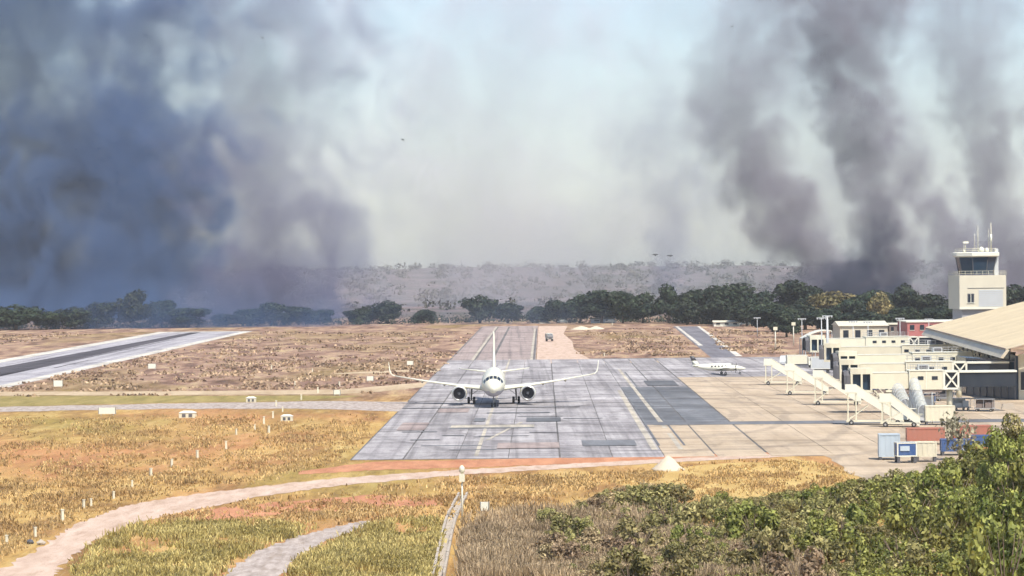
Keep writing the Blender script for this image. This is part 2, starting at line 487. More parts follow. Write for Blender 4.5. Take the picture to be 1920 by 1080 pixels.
# roads, paths and verges
RD = structure(sheet('service_road', [G(1262, 612), G(1312, 612), G(1392, 668), G(1335, 672)], 0.026, M_ROAD), 'narrow dark asphalt road leading to the trees')
sheet('edge_stripe', [G(1266, 612), G(1271, 612), G(1318, 648), G(1310, 648)], 0.034, M_WHITE, RD)
sheet('edge_stripe', [G(1307, 612), G(1312, 612), G(1392, 668), G(1380, 668)], 0.034, M_WHITE, RD)
structure(rough_sheet('perimeter_strip', [G(-40, 773), G(300, 767), G(560, 766), G(760, 772), G(790, 754), G(640, 752), G(300, 757), G(-40, 764)], 0.024, M_GRAVEL), 'pale grey gravel service strip joining the apron from the left')
structure(rough_sheet('dirt_strip', [G(-40, 742), G(300, 741), G(640, 739), G(730, 733), G(830, 722), G(830, 714), G(720, 724), G(630, 731), G(300, 734), G(-40, 735)], 0.024, M_SAND), 'thin pale dirt track through the grass left of the airliner')
structure(rough_sheet('turf_strip', [G(-40, 763), G(300, 756), G(560, 752), G(680, 742), G(300, 742), G(-40, 743)], 0.02, M_GREENISH), 'olive green turf strip between two pale tracks')
structure(rough_sheet('sand_track', [G(600, 702), G(820, 697), G(830, 691), G(680, 697)], 0.024, M_SAND), 'short pale sand track beside the taxiway')
ribbon('dirt_path', [(-20, 1082), (60, 1036), (140, 985), (230, 950), (330, 932), (480, 913), (640, 896), (880, 880), (1100, 868), (1300, 858), (1545, 848)],
       [(95, 1084), (130, 1048), (185, 1010), (260, 978), (340, 962), (480, 932), (640, 910), (880, 890), (1100, 876), (1300, 865), (1545, 853)], 0.026, M_DIRT, 'pale dirt path curving up from the lower left corner')
ribbon('red_dirt_strip', [(560, 884), (700, 866), (900, 862), (1100, 858), (1300, 852), (1540, 846)], [(560, 890), (700, 882), (900, 876), (1100, 869), (1300, 861), (1540, 850)], 0.020, M_RDIRT, 'reddish bare dirt along the near edge of the apron')
ribbon('sandy_patch', [(330, 962), (480, 945), (700, 928), (830, 935)], [(330, 978), (480, 968), (660, 958), (830, 948)], 0.018, M_RDIRT, 'orange bare soil below the curving path')
ribbon('gravel_wash', [(410, 1085), (480, 1035), (560, 1005), (640, 985), (690, 975)], [(520, 1085), (560, 1045), (610, 1015), (670, 995), (700, 985)], 0.022, M_GRAVEL, 'pale eroded gravel wash in the foreground grass')
structure(rough_sheet('concrete_corner', [G(1535, 846), G(1700, 838), G(1760, 880), G(1640, 910), G(1590, 885)], 0.03, M_CONC), 'pale concrete corner behind the shrubs')
structure(rough_sheet('turf_patch', [G(1150, 905), G(1230, 884), G(1330, 871), G(1500, 862), G(1545, 870), G(1585, 890), G(1610, 925), G(1400, 945), G(1250, 930)], 0.016, surface('golden_turf', (0.40, 0.26, 0.09), (0.55, 0.40, 0.16), bands=False, scale=(0.3, 0.06, 0.2), spec=0.1, rough=0.95, stain=0.6, stainc=(0.25, 0.13, 0.05))), 'golden dry turf between the apron and the shrubs')

# ------------------------------------------------------------------ smoke and haze
def float_curve(t, fac, pts):
    nd = t.n('ShaderNodeFloatCurve')
    c = nd.mapping.curves[0]
    nd.mapping.use_clip = False
    while len(c.points) < len(pts): c.points.new(0.5, 0.5)
    for p, (a, b) in zip(c.points, pts):
        p.location = (a, b); p.handle_type = 'AUTO'
    nd.mapping.update()
    t.l(fac, nd.inputs['Value'])
    return nd.outputs[0]

smoke_count = 0
SMOKE = 4.0
def smoke(name, label, D, path, density, color, thick=1.0, gain=2.2, amp=0.9, nscale=0.035, seed=0, stretch=0.6, voxel=2.6, aniso=-0.2):
    """a rising column of real smoke: path = (pixel x, pixel y, half width px, relative density), from the ground up"""
    global smoke_count
    smoke_count += 1
    pts = []
    for (px, py, w, k) in path:
        p = P(px, py, D); pts.append((p.x, p.z, w * D / F_PX, k))
    x0 = pts[0][0]; z0 = pts[0][1]; Hh = pts[-1][1] - z0
    prof = [((z - z0) / Hh, x - x0, r, k) for x, z, r, k in pts]
    ng = bpy.data.node_groups.new('smoke_field', 'GeometryNodeTree')
    ng.interface.new_socket('Geometry', in_out='OUTPUT', socket_type='NodeSocketGeometry')
    t = NT(ng)
    po = t.n('GeometryNodeInputPosition').outputs[0]
    sep = t.n('ShaderNodeSeparateXYZ'); t.l(po, sep.inputs[0])
    h = t.math('DIVIDE', sep.outputs[2], Hh, True)
    cx = float_curve(t, h, [(a, b / 100.0) for a, b, r, k in prof])
    rr = float_curve(t, h, [(a, r / 100.0) for a, b, r, k in prof])
    kk = float_curve(t, h, [(a, k) for a, b, r, k in prof])
    def vmap(scale, off):
        a = t.n('ShaderNodeVectorMath', operation='MULTIPLY'); t.l(po, a.inputs[0]); a.inputs[1].default_value = scale
        c = t.n('ShaderNodeVectorMath', operation='ADD'); t.l(a.outputs[0], c.inputs[0]); c.inputs[1].default_value = off
        return c.outputs[0]
    wob = t.noise(vmap((1, 1, 0.8), (seed * 3.3, 9.1, seed * 7.7)), nscale * 0.45, 2, 0.5)
    dx = t.math('SUBTRACT', sep.outputs[0], t.math('MULTIPLY', cx, 100.0))
    rad = t.math('MULTIPLY', rr, 100.0)
    dx = t.math('ADD', dx, t.math('MULTIPLY', t.math('SUBTRACT', wob, 0.5), t.math('MULTIPLY', rad, 1.3)))
    dy = t.math('DIVIDE', sep.outputs[1], thick)
    rd = t.math('DIVIDE', t.math('SQRT', t.math('ADD', t.math('MULTIPLY', dx, dx), t.math('MULTIPLY', dy, dy))), rad)
    nz = t.noise(vmap((1, 1, stretch), (seed * 37.1, seed * 11.3, seed * 5.7)), nscale, 6, 0.62, 1.1)
    fld = t.math('ADD', t.math('SUBTRACT', 1.0, rd), t.math('MULTIPLY', t.math('SUBTRACT', nz, 0.5), amp * 4))
    d = t.math('MULTIPLY', fld, gain * 0.5, True)
    edge = t.math('MULTIPLY', t.math('SUBTRACT', 1.7, rd), 2.0, True)
    d = t.math('MULTIPLY', t.math('MULTIPLY', d, edge), t.math('MULTIPLY', kk, density * SMOKE))
    vc = t.n('GeometryNodeVolumeCube')
    xa = min(b - 1.75 * r for a, b, r, k in prof); xb = max(b + 1.75 * r for a, b, r, k in prof)
    rm = max(r for a, b, r, k in prof) * thick * 1.7
    vc.inputs['Min'].default_value = (xa, -rm, 0.0); vc.inputs['Max'].default_value = (xb, rm, Hh)
    for ax, L in (('X', xb - xa), ('Y', 2 * rm), ('Z', Hh)):
        vc.inputs['Resolution ' + ax].default_value = max(8, int(L / voxel))
    t.l(d, vc.inputs['Density'])
    m = bpy.data.materials.new(name); m.use_nodes = True
    tm = NT(m.node_tree); m.node_tree.nodes.clear()
    out = tm.n('ShaderNodeOutputMaterial'); pv = tm.n('ShaderNodeVolumePrincipled')
    tm.l(pv.outputs[0], out.inputs['Volume'])
    pv.inputs['Density'].default_value = 1.0
    pv.inputs['Color'].default_value = color + (1,)
    pv.inputs['Anisotropy'].default_value = aniso
    m.cycles.volume_step_rate = 6.0
    sm = t.n('GeometryNodeSetMaterial'); sm.inputs['Material'].default_value = m
    t.l(vc.outputs[0], sm.inputs['Geometry'])
    go = t.n('NodeGroupOutput'); t.l(sm.outputs[0], go.inputs[0])
    me = bpy.data.meshes.new(name); me.materials.append(m)
    o = bpy.data.objects.new(name, me); col.objects.link(o)
    o.location = (x0, D, z0)
    md = o.modifiers.new('smoke', 'NODES'); md.node_group = ng
    tag(o, label, 'smoke', None, 'stuff')
    return o

BLUE = (0.135, 0.225, 0.44); PURP = (0.39, 0.355, 0.42); SLATE = (0.055, 0.075, 0.125)
# left bank
smoke('smoke_bank', 'dark blue smoke bank filling the far left of the sky', 1440, [(50, 625, 390, 1.0), (50, 500, 350, 1.0), (60, 350, 330, 0.95), (80, 240, 310, 0.8), (80, 150, 290, 0.5), (50, 50, 310, 0.5), (20, -60, 360, 0.6)],
      0.026, BLUE, 0.38, 3.6, 0.9, 0.036, 1, 0.95)
smoke('smoke_bank', 'grey smoke veil between the dark left bank and the bright sky', 1540, [(390, 620, 340, 1.0), (390, 450, 320, 0.85), (380, 300, 310, 0.75), (400, 120, 320, 0.75), (430, -60, 360, 0.9)],
      0.0090, (0.37, 0.39, 0.54), 0.38, 2.6, 1.0, 0.034, 2, 0.95)
smoke('smoke_plume', 'blue smoke column rising behind the left trees', 1360, [(205, 622, 130, 1.0), (215, 480, 95, 1.0), (225, 330, 78, 0.8), (230, 200, 74, 0.4), (240, 80, 80, 0.0)],
      0.016, (0.12, 0.20, 0.39), 0.8, 2.8, 1.1, 0.045, 3, 0.8)
smoke('smoke_plume', 'purple grey smoke plume leaning right above the left trees', 1340, [(490, 618, 180, 1.0), (505, 550, 140, 1.0), (525, 480, 125, 0.75), (500, 400, 120, 0.45), (450, 320, 115, 0.3), (420, 200, 125, 0.0)],
      0.017, (0.25, 0.245, 0.37), 0.8, 3.0, 1.3, 0.048, 4, 0.9)
smoke('smoke_plume', 'low blue ground smoke drifting through the left trees', 1165, [(270, 626, 480, 1.0), (270, 600, 460, 0.9), (270, 560, 420, 0.5), (270, 505, 350, 0.0)],
      0.0130, (0.15, 0.24, 0.44), 0.22, 1.8, 0.7, 0.05, 12)
smoke('smoke_plume', 'thin bluish smoke hanging among the central far trees', 1170, [(960, 612, 330, 0.8), (980, 590, 310, 0.8), (1000, 560, 260, 0.4), (1000, 530, 200, 0.0)],
      0.0060, (0.32, 0.41, 0.60), 0.16, 1.8, 0.8, 0.05, 13)
# right plumes
smoke('smoke_plume', 'dark smoke plume bending left above the dark trees', 1380, [(1545, 580, 114, 1.0), (1525, 510, 72, 1.0), (1470, 430, 72, 0.8), (1440, 340, 81, 0.6), (1370, 240, 86, 0.40), (1400, 110, 103, 0.22), (1450, -60, 120, 0.2)],
      0.023, PURP, 0.9, 4.2, 1.4, 0.055, 5, 0.9)
smoke('smoke_plume', 'tallest dark smoke column on the right', 1400, [(1630, 580, 104, 1.2), (1648, 490, 62, 1.1), (1645, 380, 62, 0.85), (1625, 280, 71, 0.65), (1590, 160, 84, 0.5), (1560, 50, 108, 0.42), (1560, -60, 120, 0.42)],
      0.025, PURP, 0.9, 4.2, 1.4, 0.055, 6, 0.9)
smoke('smoke_plume', 'low slate blue smoke hugging the dark trees', 1330, [(1575, 600, 142, 1.0), (1585, 550, 114, 1.0), (1605, 500, 72, 0.9), (1640, 440, 41, 0.7), (1652, 360, 33, 0.0)],
      0.026, SLATE, 0.5, 3.6, 1.3, 0.065, 11, 1.0)
smoke('smoke_plume', 'smoke plume rising left of the control tower', 1360, [(1810, 560, 86, 0.9), (1790, 460, 55, 0.9), (1735, 360, 50, 0.7), (1705, 280, 50, 0.4), (1690, 180, 52, 0.0)],
      0.025, PURP, 0.9, 4.2, 1.4, 0.06, 7, 0.9)
smoke('smoke_plume', 'smoke plume rising behind the control tower', 1440, [(1905, 570, 95, 0.9), (1890, 440, 65, 0.8), (1855, 320, 69, 0.6), (1835, 200, 77, 0.38), (1790, 60, 103, 0.2), (1780, -60, 120, 0.16)],
      0.021, PURP, 0.9, 4.2, 1.4, 0.055, 8, 0.9)
smoke('smoke_plume', 'thin faint smoke wisp above the centre right trees', 1330, [(1255, 570, 22, 1.0), (1258, 470, 50, 0.6), (1255, 400, 64, 0.45), (1235, 300, 95, 0.35), (1230, 150, 110, 0.0)],
      0.013, (0.36, 0.36, 0.49), 0.9, 2.8, 1.1, 0.07, 9, 0.9)
smoke('smoke_bank', 'pale smoke veil behind the right hand plumes', 1640, [(1650, 620, 480, 0.7), (1620, 400, 480, 0.8), (1600, 200, 480, 0.9), (1560, -60, 510, 1.0)],
      0.0026, (0.74, 0.77, 0.83), 0.5, 2.0, 1.2, 0.026, 10, 0.9)
smoke('smoke_bank', 'thin mauve white smoke veil in the bright middle of the sky', 1700, [(900, 620, 420, 0.5), (880, 480, 430, 0.6), (880, 300, 430, 0.6), (900, 120, 430, 0.6), (900, -60, 450, 0.7)],
      0.0050, (0.98, 0.92, 1.0), 0.4, 1.8, 1.0, 0.02, 14, 0.9)

def build_haze():
    m = bpy.data.materials.new('haze'); m.use_nodes = True
    t = NT(m.node_tree); m.node_tree.nodes.clear()
    out = t.n('ShaderNodeOutputMaterial'); pv = t.n('ShaderNodeVolumePrincipled')
    pv.inputs['Color'].default_value = (0.95, 0.955, 1.0, 1)
    pv.inputs['Anisotropy'].default_value = -0.3
    pv.inputs['Density'].default_value = 0.000055
    t.l(pv.outputs[0], out.inputs['Volume'])
    mb = MB(); mb.box((0, 2850, 112), (5400, 6500, 226 + 26))
    o = obj('haze', mb, m)
    tag(o, 'thin pale smoky haze over the airfield', None, None, 'stuff')
build_haze()

# ------------------------------------------------------------------ vegetation
def leaf_mat(name, c_lo, c_hi, rand=0.18, scale=0.5):
    m, t, b, out = new_mat(name)
    geo = t.n('ShaderNodeNewGeometry')
    n = t.noise(geo.outputs['Position'], scale, 3, 0.6)
    oi = t.n('ShaderNodeObjectInfo')
    c = t.ramp(n, [(0.35, c_lo), (0.65, c_hi)])
    r = t.n('ShaderNodeHueSaturation'); t.l(c, r.inputs['Color'])
    t.l(t.math('ADD', t.math('MULTIPLY', geo.outputs['Random Per Island'], 1.2), 0.4), r.inputs['Value'])
    r2 = t.n('ShaderNodeHueSaturation'); t.l(r.outputs[0], r2.inputs['Color'])
    t.l(t.math('ADD', t.math('MULTIPLY', oi.outputs['Random'], 2 * rand), 1 - rand), r2.inputs['Value'])
    t.l(t.math('ADD', t.math('MULTIPLY', oi.outputs['Random'], 0.03), 0.485), r2.inputs['Hue'])
    t.l(r2.outputs[0], b.inputs['Base Color'])
    b.inputs['Roughness'].default_value = 0.6
    b.inputs['Specular IOR Level'].default_value = 0.25
    tr = t.n('ShaderNodeBsdfTranslucent'); t.l(r2.outputs[0], tr.inputs['Color'])
    mx = t.n('ShaderNodeMixShader'); mx.inputs[0].default_value = 0.25
    t.l(b.outputs[0], mx.inputs[1]); t.l(tr.outputs[0], mx.inputs[2]); t.l(mx.outputs[0], out.inputs['Surface'])
    return m

def quads_mesh(name, V, m):
    """V: (n,4,3) array of loose quads"""
    n = len(V)
    me = bpy.data.meshes.new(name)
    me.vertices.add(4 * n); me.vertices.foreach_set('co', V.reshape(-1).astype(np.float32))
    me.loops.add(4 * n); me.loops.foreach_set('vertex_index', np.arange(4 * n, dtype=np.int32))
    me.polygons.add(n); me.polygons.foreach_set('loop_start', np.arange(0, 4 * n, 4, dtype=np.int32))
    me.update(calc_edges=True); me.validate()
    if m is not None: me.materials.append(m)
    return me

def leaf_quads(lobes, n, size, rs, up=0.5):
    vol = np.array([l[3] * l[4] * l[5] for l in lobes]) ** 0.75
    pick = rs.choice(len(lobes), n, p=vol / vol.sum())
    L = np.array(lobes)[pick]
    d = rs.normal(size=(n, 3)); d /= np.linalg.norm(d, axis=1)[:, None]
    r = 0.55 + 0.5 * rs.rand(n) ** 0.7
    c = L[:, :3] + d * L[:, 3:6] * r[:, None]
    nrm = d + rs.normal(size=(n, 3)) * 0.55 + np.array([0, 0, up]); nrm /= np.linalg.norm(nrm, axis=1)[:, None]
    a = np.cross(nrm, rs.normal(size=(n, 3))); a /= np.linalg.norm(a, axis=1)[:, None]
    b = np.cross(nrm, a)
    s = size * (0.6 + 0.8 * rs.rand(n))
    a = a * s[:, None] * 0.5; b = b * (s * (0.45 + 0.3 * rs.rand(n)))[:, None] * 0.5
    return np.stack([c - a, c - b * 0.9, c + a, c + b], 1)

def trunk_mb(H, r0, rs, spread, nlimb=5):
    mb = MB()
    bend = [rs.uniform(-0.03, 0.03) * H for _ in range(2)]
    top = (bend[0], bend[1], H * 0.62)
    mb.tube([(0, 0, -0.2), (bend[0] * 0.3, bend[1] * 0.3, H * 0.25), top], [r0, r0 * 0.75, r0 * 0.4], 7)
    for k in range(nlimb):
        a = 2 * math.pi * k / nlimb + rs.uniform(-0.3, 0.3)
        z0 = H * rs.uniform(0.22, 0.42)
        s = spread * rs.uniform(0.5, 0.75)
        mb.tube([(0, 0, z0), (0.45 * s * math.cos(a), 0.45 * s * math.sin(a), z0 + H * 0.14), (s * math.cos(a), s * math.sin(a), z0 + H * rs.uniform(0.25, 0.38))],
                [r0 * 0.5, r0 * 0.35, r0 * 0.12], 5)
    return mb

M_BARK = paint('bark', (0.16, 0.115, 0.08), 0.9, 0.5, 2.0, spec=0.1)
M_LEAFD = leaf_mat('dark_evergreen_leaves', (0.014, 0.026, 0.018), (0.046, 0.062, 0.030), scale=0.25)
M_LEAFO = leaf_mat('yellowing_leaves', (0.11, 0.10, 0.035), (0.21, 0.175, 0.07), scale=0.25)
M_LEAFG = leaf_mat('green_shrub_leaves', (0.10, 0.12, 0.025), (0.33, 0.32, 0.085), scale=0.35)
M_LEAFY = leaf_mat('olive_shrub_leaves', (0.15, 0.14, 0.045), (0.38, 0.33, 0.135), scale=0.35)
M_LEAFB = leaf_mat('dry_brown_leaves', (0.24, 0.175, 0.10), (0.46, 0.35, 0.20), scale=0.35)
M_LEAFP = leaf_mat('pale_dusty_leaves', (0.26, 0.26, 0.16), (0.46, 0.43, 0.29), scale=0.5)

M_LEAFH = leaf_mat('hillside_leaves', (0.07, 0.08, 0.05), (0.16, 0.14, 0.10), scale=0.05)

# unit trees: about 10 m tall; crown of irregular lobes
tree_kinds = []
for k in range(6):
    rs = np.random.RandomState(100 + k); r = random.Random(100 + k)
    flat = (0.75, 1.0, 0.62, 0.9, 0.7, 1.1)[k]
    lobes = []
    for i in range(15):
        a = r.uniform(0, 2 * math.pi); q = 3.9 * math.sqrt(r.random())
        z = 6.4 - 0.09 * q * q * flat + r.uniform(-2.3, 1.6)
        s = r.uniform(1.1, 2.1)
        lobes.append((q * math.cos(a), q * math.sin(a), z, s * 1.15, s * 1.15, s * 0.8))
    lobes.append((0, 0, 6.6, 2.6, 2.6, 2.2))
    lobes.append((0.6, 0, 3.6, 3.4, 3.4, 2.0))
    for i in range(5):
        a = r.uniform(0, 6.28); lobes.append((2.8 * math.cos(a), 2.8 * math.sin(a), r.uniform(2.0, 3.2), 1.5, 1.5, 1.2))
    V = leaf_quads(lobes, 3000, 0.95, rs)
    tm = trunk_mb(10, 0.38, r, 4.0).mesh('trunk')
    tm.materials.append(M_BARK)
    tree_kinds.append((V, tm))
crown_cache = {}
NEAR_LOBES = []
for i in range(34):
    a_ = rnd.uniform(0, 6.28); q_ = 4.2 * math.sqrt(rnd.random()); s_ = rnd.uniform(0.8, 1.6)
    NEAR_LOBES.append((q_ * math.cos(a_), q_ * math.sin(a_), rnd.uniform(1.0, 8.4) - 0.08 * q_ * q_, s_, s_, s_ * 0.85))
def crown_mesh(k, m):
    if (k, m.name) not in crown_cache:
        crown_cache[(k, m.name)] = quads_mesh('crown', tree_kinds[k][0], m)
    return crown_cache[(k, m.name)]

def tree(px, ytop, wpx, ybase, m, label, group, kind=None, name='tree'):
    b = G(px, ybase)
    s = b.y / F_PX
    H = (ybase - ytop) * s; W = wpx * s
    k = rnd.randrange(6) if kind is None else kind
    t = thing(name, label, 'tree', b, rnd.uniform(0, 6.28), group)
    t.scale = (W / 9.6, W / 9.6, H / 9.0)
    link('trunk', tree_kinds[k][1], None, t)
    link('crown', crown_mesh(k, m), None, t)
    return t

GR_R = 'dark trees behind the terminal'; GR_L = 'smoke covered trees on the left'; GR_C = 'trees at the far edge of the airfield'
right_trees = [(1254, 533, 56, 606), (1306, 541, 78, 607), (1372, 530, 96, 608), (1428, 546, 70, 610), (1484, 525, 100, 606), (1340, 556, 60, 610),
               (1450, 566, 96, 622), (1640, 541, 84, 607), (1697, 530, 68, 606), (1742, 549, 80, 607), (1600, 556, 70, 610), (1510, 570, 90, 618),
               (1560, 578, 80, 626), (1625, 582, 90, 626), (1690, 575, 80, 622), (1735, 578, 80, 622), (1775, 570, 70, 618), (1660, 560, 60, 610),
               (1905, 530, 80, 604), (1288, 560, 50, 609), (1400, 562, 60, 612), (1525, 545, 60, 608), (1475, 585, 60, 632)]
ORD = ['first', 'second', 'third', 'fourth', 'fifth', 'sixth', 'seventh', 'eighth', 'ninth', 'tenth', 'eleventh', 'twelfth', 'thirteenth', 'fourteenth', 'fifteenth', 'sixteenth', 'seventeenth',
       'eighteenth', 'nineteenth', 'twentieth', 'twenty-first', 'twenty-second', 'twenty-third', 'twenty-fourth']
for i, (x, yt, w, yb) in enumerate(sorted(right_trees)):
    tree(x, yt, w, yb, M_LEAFD, 'dark broad-crowned tree, %s from the left in the row towards the tower' % ORD[i], GR_R)
tree(1562, 543, 92, 609, M_LEAFO, 'yellowing broad tree standing out of the dark tree row', None)
tree(1652, 545, 50, 612, M_LEAFY, 'olive round tree beside the yellowing one', None)
for i, (x, yt, w, yb) in enumerate(sorted([(30, 570, 96, 619), (88, 582, 60, 618), (140, 574, 70, 617), (182, 566, 80, 616), (304, 562, 66, 614), (352, 576, 84, 614), (424, 588, 56, 612),
                       (470, 578, 70, 611), (508, 566, 66, 611), (560, 574, 70, 610), (600, 580, 56, 609), (668, 580, 52, 608), (-5, 575, 60, 619)])):
    tree(x, yt, w, yb, M_LEAFD, 'dark tree in blue smoke, %s from the left edge of the picture' % ORD[i], GR_L)
tree(250, 544, 66, 615, M_LEAFD, 'tallest tree in the blue smoke on the left', None, 1)
for i, (x, yt, w, yb) in enumerate(sorted([(690, 572, 50, 607), (728, 562, 60, 607), (795, 580, 50, 606), (1008, 574, 50, 606), (1046, 562, 52, 606),
                       (1088, 552, 56, 606), (1168, 546, 54, 606), (1205, 549, 62, 606)])):
    tree(x, yt, w, yb, M_LEAFD, 'hazy grey green tree, %s from the left along the far airfield edge' % ORD[i], GR_C)
tree(900, 552, 68, 606, M_LEAFD, 'dark rounded tree just left of the taxiway end', None, 2)
tree(952, 566, 70, 606, M_LEAFD, 'low dark tree directly behind the taxiway end', None, 0)
tree(1128, 542, 84, 606, M_LEAFD, 'big hazy tree in the middle of the far tree line', None, 4)

# far wood and bushes on the hillside: one mass
def far_wood():
    rs = np.random.RandomState(5); parts = []
    n = 0
    while n < 900:
        y = rs.uniform(1500, 4500) ; x = rs.uniform(-0.19, 0.19) * y
        s = rs.uniform(2.0, 4.5) * (1.0 + (y - 1500) / 5000)
        z = ground_height(x, y)
        lob = [(x + rs.uniform(-2, 2) * s * 0.6, y + rs.uniform(-2, 2), z + s * rs.uniform(0.3, 0.9), s * rs.uniform(0.6, 1.4), s, s * rs.uniform(0.5, 0.9)) for _ in range(3)]
        parts.append(leaf_quads(lob, 42, s * 0.55, rs)); n += 1
    o = link('far_wood', quads_mesh('far_wood', np.concatenate(parts), M_LEAFH), None)
    tag(o, 'scattered far-off trees and scrub on the hazy hillside', 'wood', None, 'stuff')
    # undergrowth that closes the foot of the tree line
    parts = []
    for i in range(520):
        px = rs.uniform(-40, 1960)
        if px < 1235 and rs.rand() < 0.2: px = rs.uniform(1260, 1960)
        yb = 620 - 14 * min(1, max(0, px / 900.0)) + (3 if px > 1250 else 0)
        b = G(px, yb - rs.uniform(0.5, 5))
        s = rs.uniform(1.2, 2.6)
        lob = [(b.x + rs.uniform(-2, 2), b.y + rs.uniform(-3, 3), s * 0.5, s * 1.5, s * 1.3, s) for _ in range(2)]
        parts.append(leaf_quads(lob, 60, 0.8, rs))
    o = link('undergrowth', quads_mesh('undergrowth', np.concatenate(parts), M_LEAFD), None)
    tag(o, 'dark undergrowth along the foot of the far tree line', 'undergrowth', None, 'stuff')
far_wood()

# foreground shrubs
shrub_V = []
for k in range(7):
    rs = np.random.RandomState(300 + k); r = random.Random(300 + k)
    lobes = []
    for i in range(11):
        a = r.uniform(0, 6.28); q = 1.25 * math.sqrt(r.random())
        z = r.uniform(0.45, 1.65) - 0.2 * q
        s = r.uniform(0.3, 0.62)
        lobes.append((q * math.cos(a), q * math.sin(a), z, s, s, s * 0.9))
    shrub_V.append(leaf_quads(lobes, 1300, 0.24, rs, 0.4))
stem_mb = MB()
for k in range(7):
    a = k * 0.9
    stem_mb.tube([(0, 0, -0.1), (0.35 * math.cos(a), 0.35 * math.sin(a), 0.6), (0.85 * math.cos(a), 0.85 * math.sin(a), 1.35)], [0.05, 0.035, 0.012], 4)
stem_me = stem_mb.mesh('stems'); stem_me.materials.append(M_BARK)
shrub_cache = {}
def shrub(p, w, h, m, label, group, cat='shrub'):
    k = rnd.randrange(7)
    if (k, m.name) not in shrub_cache:
        shrub_cache[(k, m.name)] = quads_mesh('foliage', shrub_V[k], m)
    t = thing('shrub', label, cat, p, rnd.uniform(0, 6.28), group)
    t.scale = (w / 2.9, w / 2.9, h / 2.0)
    link('foliage', shrub_cache[(k, m.name)], None, t)
    link('stems', stem_me, None, t)
    return t

OUT = [(860, 985), (900, 962), (1000, 950), (1060, 945), (1110, 930), (1150, 910), (1200, 903), (1262, 900), (1285, 935), (1340, 925), (1400, 930), (1480, 915),
       (1545, 908), (1600, 895), (1660, 888), (1700, 876), (1760, 862), (1810, 850), (1850, 835), (1885, 812), (1940, 785)]
def outline(px):
    for (a, b), (c, d) in zip(OUT[:-1], OUT[1:]):
        if a <= px <= c: return b + (d - b) * (px - a) / (c - a)
    return OUT[-1][1]
LAB = {'g': ('leafy green shrub in the thicket at the lower right', 'green thicket shrubs', M_LEAFG),
       'y': ('olive green shrub in the thicket at the bottom centre right', 'olive thicket shrubs', M_LEAFY),
       'b': ('dry brown scrub bush at the bottom right of centre', 'dry brown scrub bushes', M_LEAFB)}
cnt = {'g': 0, 'y': 0, 'b': 0}
tries = 0
placed = []
while sum(cnt.values()) < 266 and tries < 16000:
    tries += 1
    px = rnd.uniform(1010, 1960)
    oy = outline(px)
    kx = min(1.0, max(0.0, (px - 1000) / 250.0))
    rise = min(1.0, max(0.0, (px - 1560) / 330.0))
    gy = rnd.uniform(oy + 12 + 70 * rise, 1120 + 40 * rise)
    p = G(px, gy)
    s = F_PX / p.y
    hmax = (gy - oy - 2) / s
    h = min(hmax, rnd.choice((1.0, 1.3, 1.6, 2.2, 3.0)) * rnd.uniform(0.85, 1.15) * (0.7 + 0.5 * kx) + rise * rnd.uniform(1.0, 5.5))
    if h < 0.7: continue
    w = max(1.9, min(4.6, h * rnd.uniform(1.0, 1.5)))
    if any((p.x - q.x) ** 2 + ((p.y - q.y) * 0.45) ** 2 < (0.33 * (w + ww)) ** 2 for q, ww in placed): continue
    z = rnd.random()
    if px > 1600: key = 'g' if z < 0.8 else 'y'
    elif px > 1240: key = 'y' if z < 0.68 else ('g' if z < 0.97 else 'b')
    else: key = 'b' if z < 0.5 else 'y'
    if 1400 < px < 1580 and gy > 1060: key = 'b' if z < 0.7 else 'y'
    placed.append((p, w)); cnt[key] += 1
    l, g, m = LAB[key]
    shrub(p, w, h, m, l, g)
for k in range(26):
    px = 1585 + k * 13.5; oy = outline(px) + rnd.uniform(-8, 8)
    gy = oy + rnd.uniform(38, 62) * (0.7 + 0.8 * min(1, max(0, (px - 1600) / 250)))
    q = G(px, gy); h = (gy - oy) * q.y / F_PX
    shrub(q, h * rnd.uniform(1.0, 1.35), h, M_LEAFG if rnd.random() < 0.7 else M_LEAFY, 'leafy green shrub in the thicket at the lower right', 'green thicket shrubs')
for (px, py, w, h, m, l) in [(1262, 958, 4.0, 2.9, M_LEAFY, 'tall dense shrub at the left end of the green thicket'), (1205, 962, 4.6, 2.7, M_LEAFY, 'broad shrub beside the tall dense one below the sand pile'),
                             (1352, 948, 1.6, 1.5, M_LEAFG, 'small spindly shrub standing alone above the thicket edge'), (1520, 938, 2.4, 1.7, M_LEAFG, 'small round green bush on the golden turf edge'),
                             (1560, 945, 2.2, 1.2, M_LEAFG, 'low dark bush beside the small round green one')]:
    shrub(G(px, py), w, h, m, l, None)
for (px, ytop, wpx, yb, m, l) in [(1890, 800, 130, 1010, M_LEAFG, 'tall leafy green tree at the right edge above the thicket'), (1925, 775, 120, 960, M_LEAFY, 'olive tree cut off by the right edge of the picture')
                                  ]:
    nv = leaf_quads([tuple(q) for q in NEAR_LOBES], 9000, 0.42, np.random.RandomState(int(px)), 0.4)
    crown_cache[(5, m.name)] = quads_mesh('crown', nv, m)
    tree(px, ytop, wpx, yb, m, l, None, 5)
crown_cache[(3, M_LEAFP.name)] = quads_mesh('crown', tree_kinds[3][0][::7], M_LEAFP)
tree(1800, 770, 74, 864, M_LEAFP, 'thin pale see-through tree in front of the containers', None, 3)

